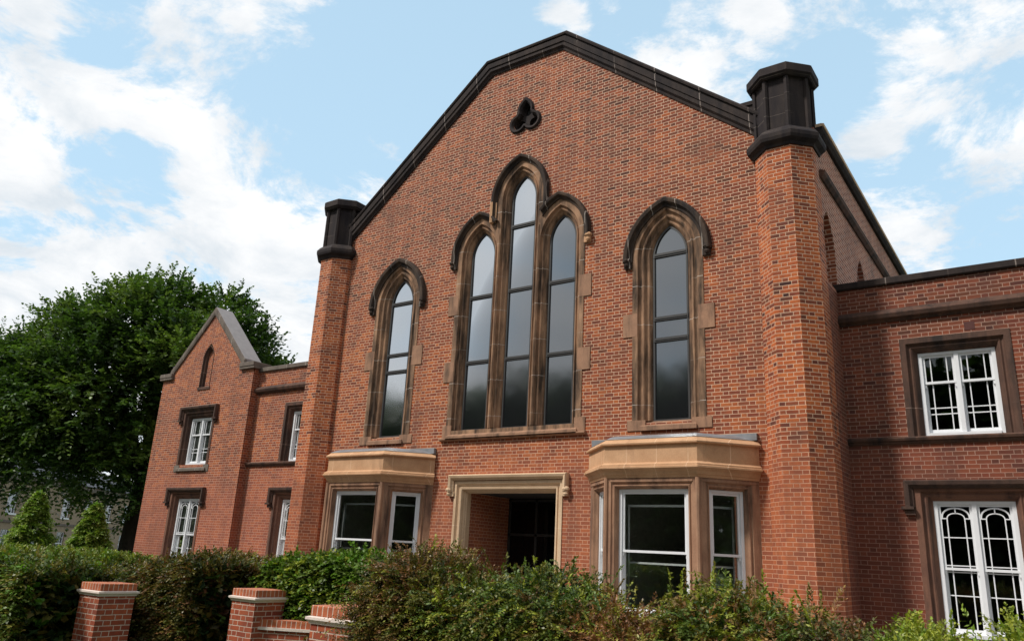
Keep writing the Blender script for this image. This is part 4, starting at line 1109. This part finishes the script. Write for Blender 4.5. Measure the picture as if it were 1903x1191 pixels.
# far stone building
dirb = Vector((-.627, .779, 0)); ob_ = P3d(-170, 985, 46); ob_.z = -1.0
e = empty('stone_house', tuple(ob_)); ORIGIN[0] = Vector(e.location); tag(e, 'pale stone house with white sash windows, far left behind the conifers', 'building')
fh = frame(ob_, dirb, Vector((dirb.y, -dirb.x, 0)))
# choose the outward side that faces the street
if Vector((dirb.y, -dirb.x, 0)).dot(EYE-ob_) < 0: fh = frame(ob_, dirb, Vector((-dirb.y, dirb.x, 0)))
LB = 40; wins = []
for k in range(9):
    for z0 in (.95, 3.75): wins.append((1.5+k*4.1, z0, 1.35, 1.75))
mb = MB(); plate(mb, fh, 0, [(0, 0), (LB, 0), (LB, 6.6), (0, 6.6)], [[(a, z), (a, z+h), (a+w_, z+h), (a+w_, z)] for a, z, w_, h in wins], d1=-.2)
mb.box(0, .02, -8, -.0, 0, 6.6, fh); mb.box(LB-.02, LB, -8, 0, 0, 6.6, fh)
hw_ = mb.build('wall', 'stone_far', e)
mb = MB(); mb.box(-.05, LB+.05, 0.001, .09, 3.18, 3.36, fh); mb.box(-.1, LB+.1, 0.001, .16, 6.2, 6.5, fh); mb.build('string_course', 'stone_grey', hw_)
mb = MB(); 
vs = [fh(-.3, .3, 6.6), fh(LB+.3, .3, 6.6), fh(LB+.3, -8.3, 6.6), fh(-.3, -8.3, 6.6), fh(3, -4, 8.6), fh(LB-3, -4, 8.6)]
mb.add(vs, [(0, 1, 5, 4), (1, 2, 5), (2, 3, 4, 5), (3, 0, 4)]); mb.build('roof', 'slate', e)
for a, z, w_, h in wins:
    mb = MB()
    mb.box(a, a+.06, -.16, -.10, z, z+h, fh); mb.box(a+w_-.06, a+w_, -.16, -.10, z, z+h, fh); mb.box(a, a+w_, -.16, -.10, z+h-.06, z+h, fh); mb.box(a-.05, a+w_+.05, -.16, .05, z-.02, z+.10, fh); mb.box(a, a+w_, -.15, -.11, z+h*.5-.03, z+h*.5+.03, fh)
    for q in (1, 2): mb.box(a+w_*q/3-.015, a+w_*q/3+.015, -.15, -.12, z, z+h, fh)
    for q in (.25, .75): mb.box(a, a+w_, -.15, -.12, z+h*q-.015, z+h*q+.015, fh)
    wn_ = mb.build('window', 'white_paint', e)
    mb = MB(); mb.add([fh(a, -.14, z), fh(a+w_, -.14, z), fh(a+w_, -.14, z+h), fh(a, -.14, z+h)], [(0, 1, 2, 3)]); mb.build('pane', 'glass_lancet', wn_)
ORIGIN[0] = Vector((0, 0, 0))

# mass of trees across the street (seen mirrored in the glass)
n = 12000; xs = rng.uniform(-75, 45, n)
xs3 = rng.uniform(-75, 45, n)
hh = 13.2+2.6*noise1(xs*.35, 77)+1.2*noise1(xs*1.6, 78)
zb = hh*rng.uniform(0, 1, n)**.7; yb = -31-6*rng.uniform(0, 1, n)-2.*np.sin(zb*.9+xs*.7)
base = np.stack([xs, yb, zb], 1); dr = unit(np.array([0, .8, .5])+rng.normal(0, .6, (n, 3)))
k_ = 3500; xs2 = 34+8*rng.uniform(0, 1, k_); ys2 = rng.uniform(-31, 14, k_); z2_ = (11+2.5*noise1(ys2*.4, 79))*rng.uniform(0, 1, k_)**.7
base = np.concatenate([base, np.stack([xs2, ys2, z2_], 1)]); dr = np.concatenate([dr, unit(np.array([-.8, 0, .5])+rng.normal(0, .6, (k_, 3)))]); n += k_
k_ = 9000; x3_ = rng.uniform(-75, 45, k_)
base = np.concatenate([base, np.stack([x3_, -37+rng.uniform(-1, 1, k_), rng.uniform(0, 9.5, k_)], 1)]); dr = np.concatenate([dr, unit(np.array([0, .5, .3])+rng.normal(0, .8, (k_, 3)))]); n += k_
V, C = fronds(base, dr, rng.uniform(1., 2.2, n), 5, 1.0, .36, .3, pal(n, [(.02, .045, .012), (.05, .09, .02), (.035, .065, .014)]))
o_ = leafmesh('woodland', V, C, 'leaves')
tag(o_, 'mass of tall trees across the street', 'woodland', kind='stuff')
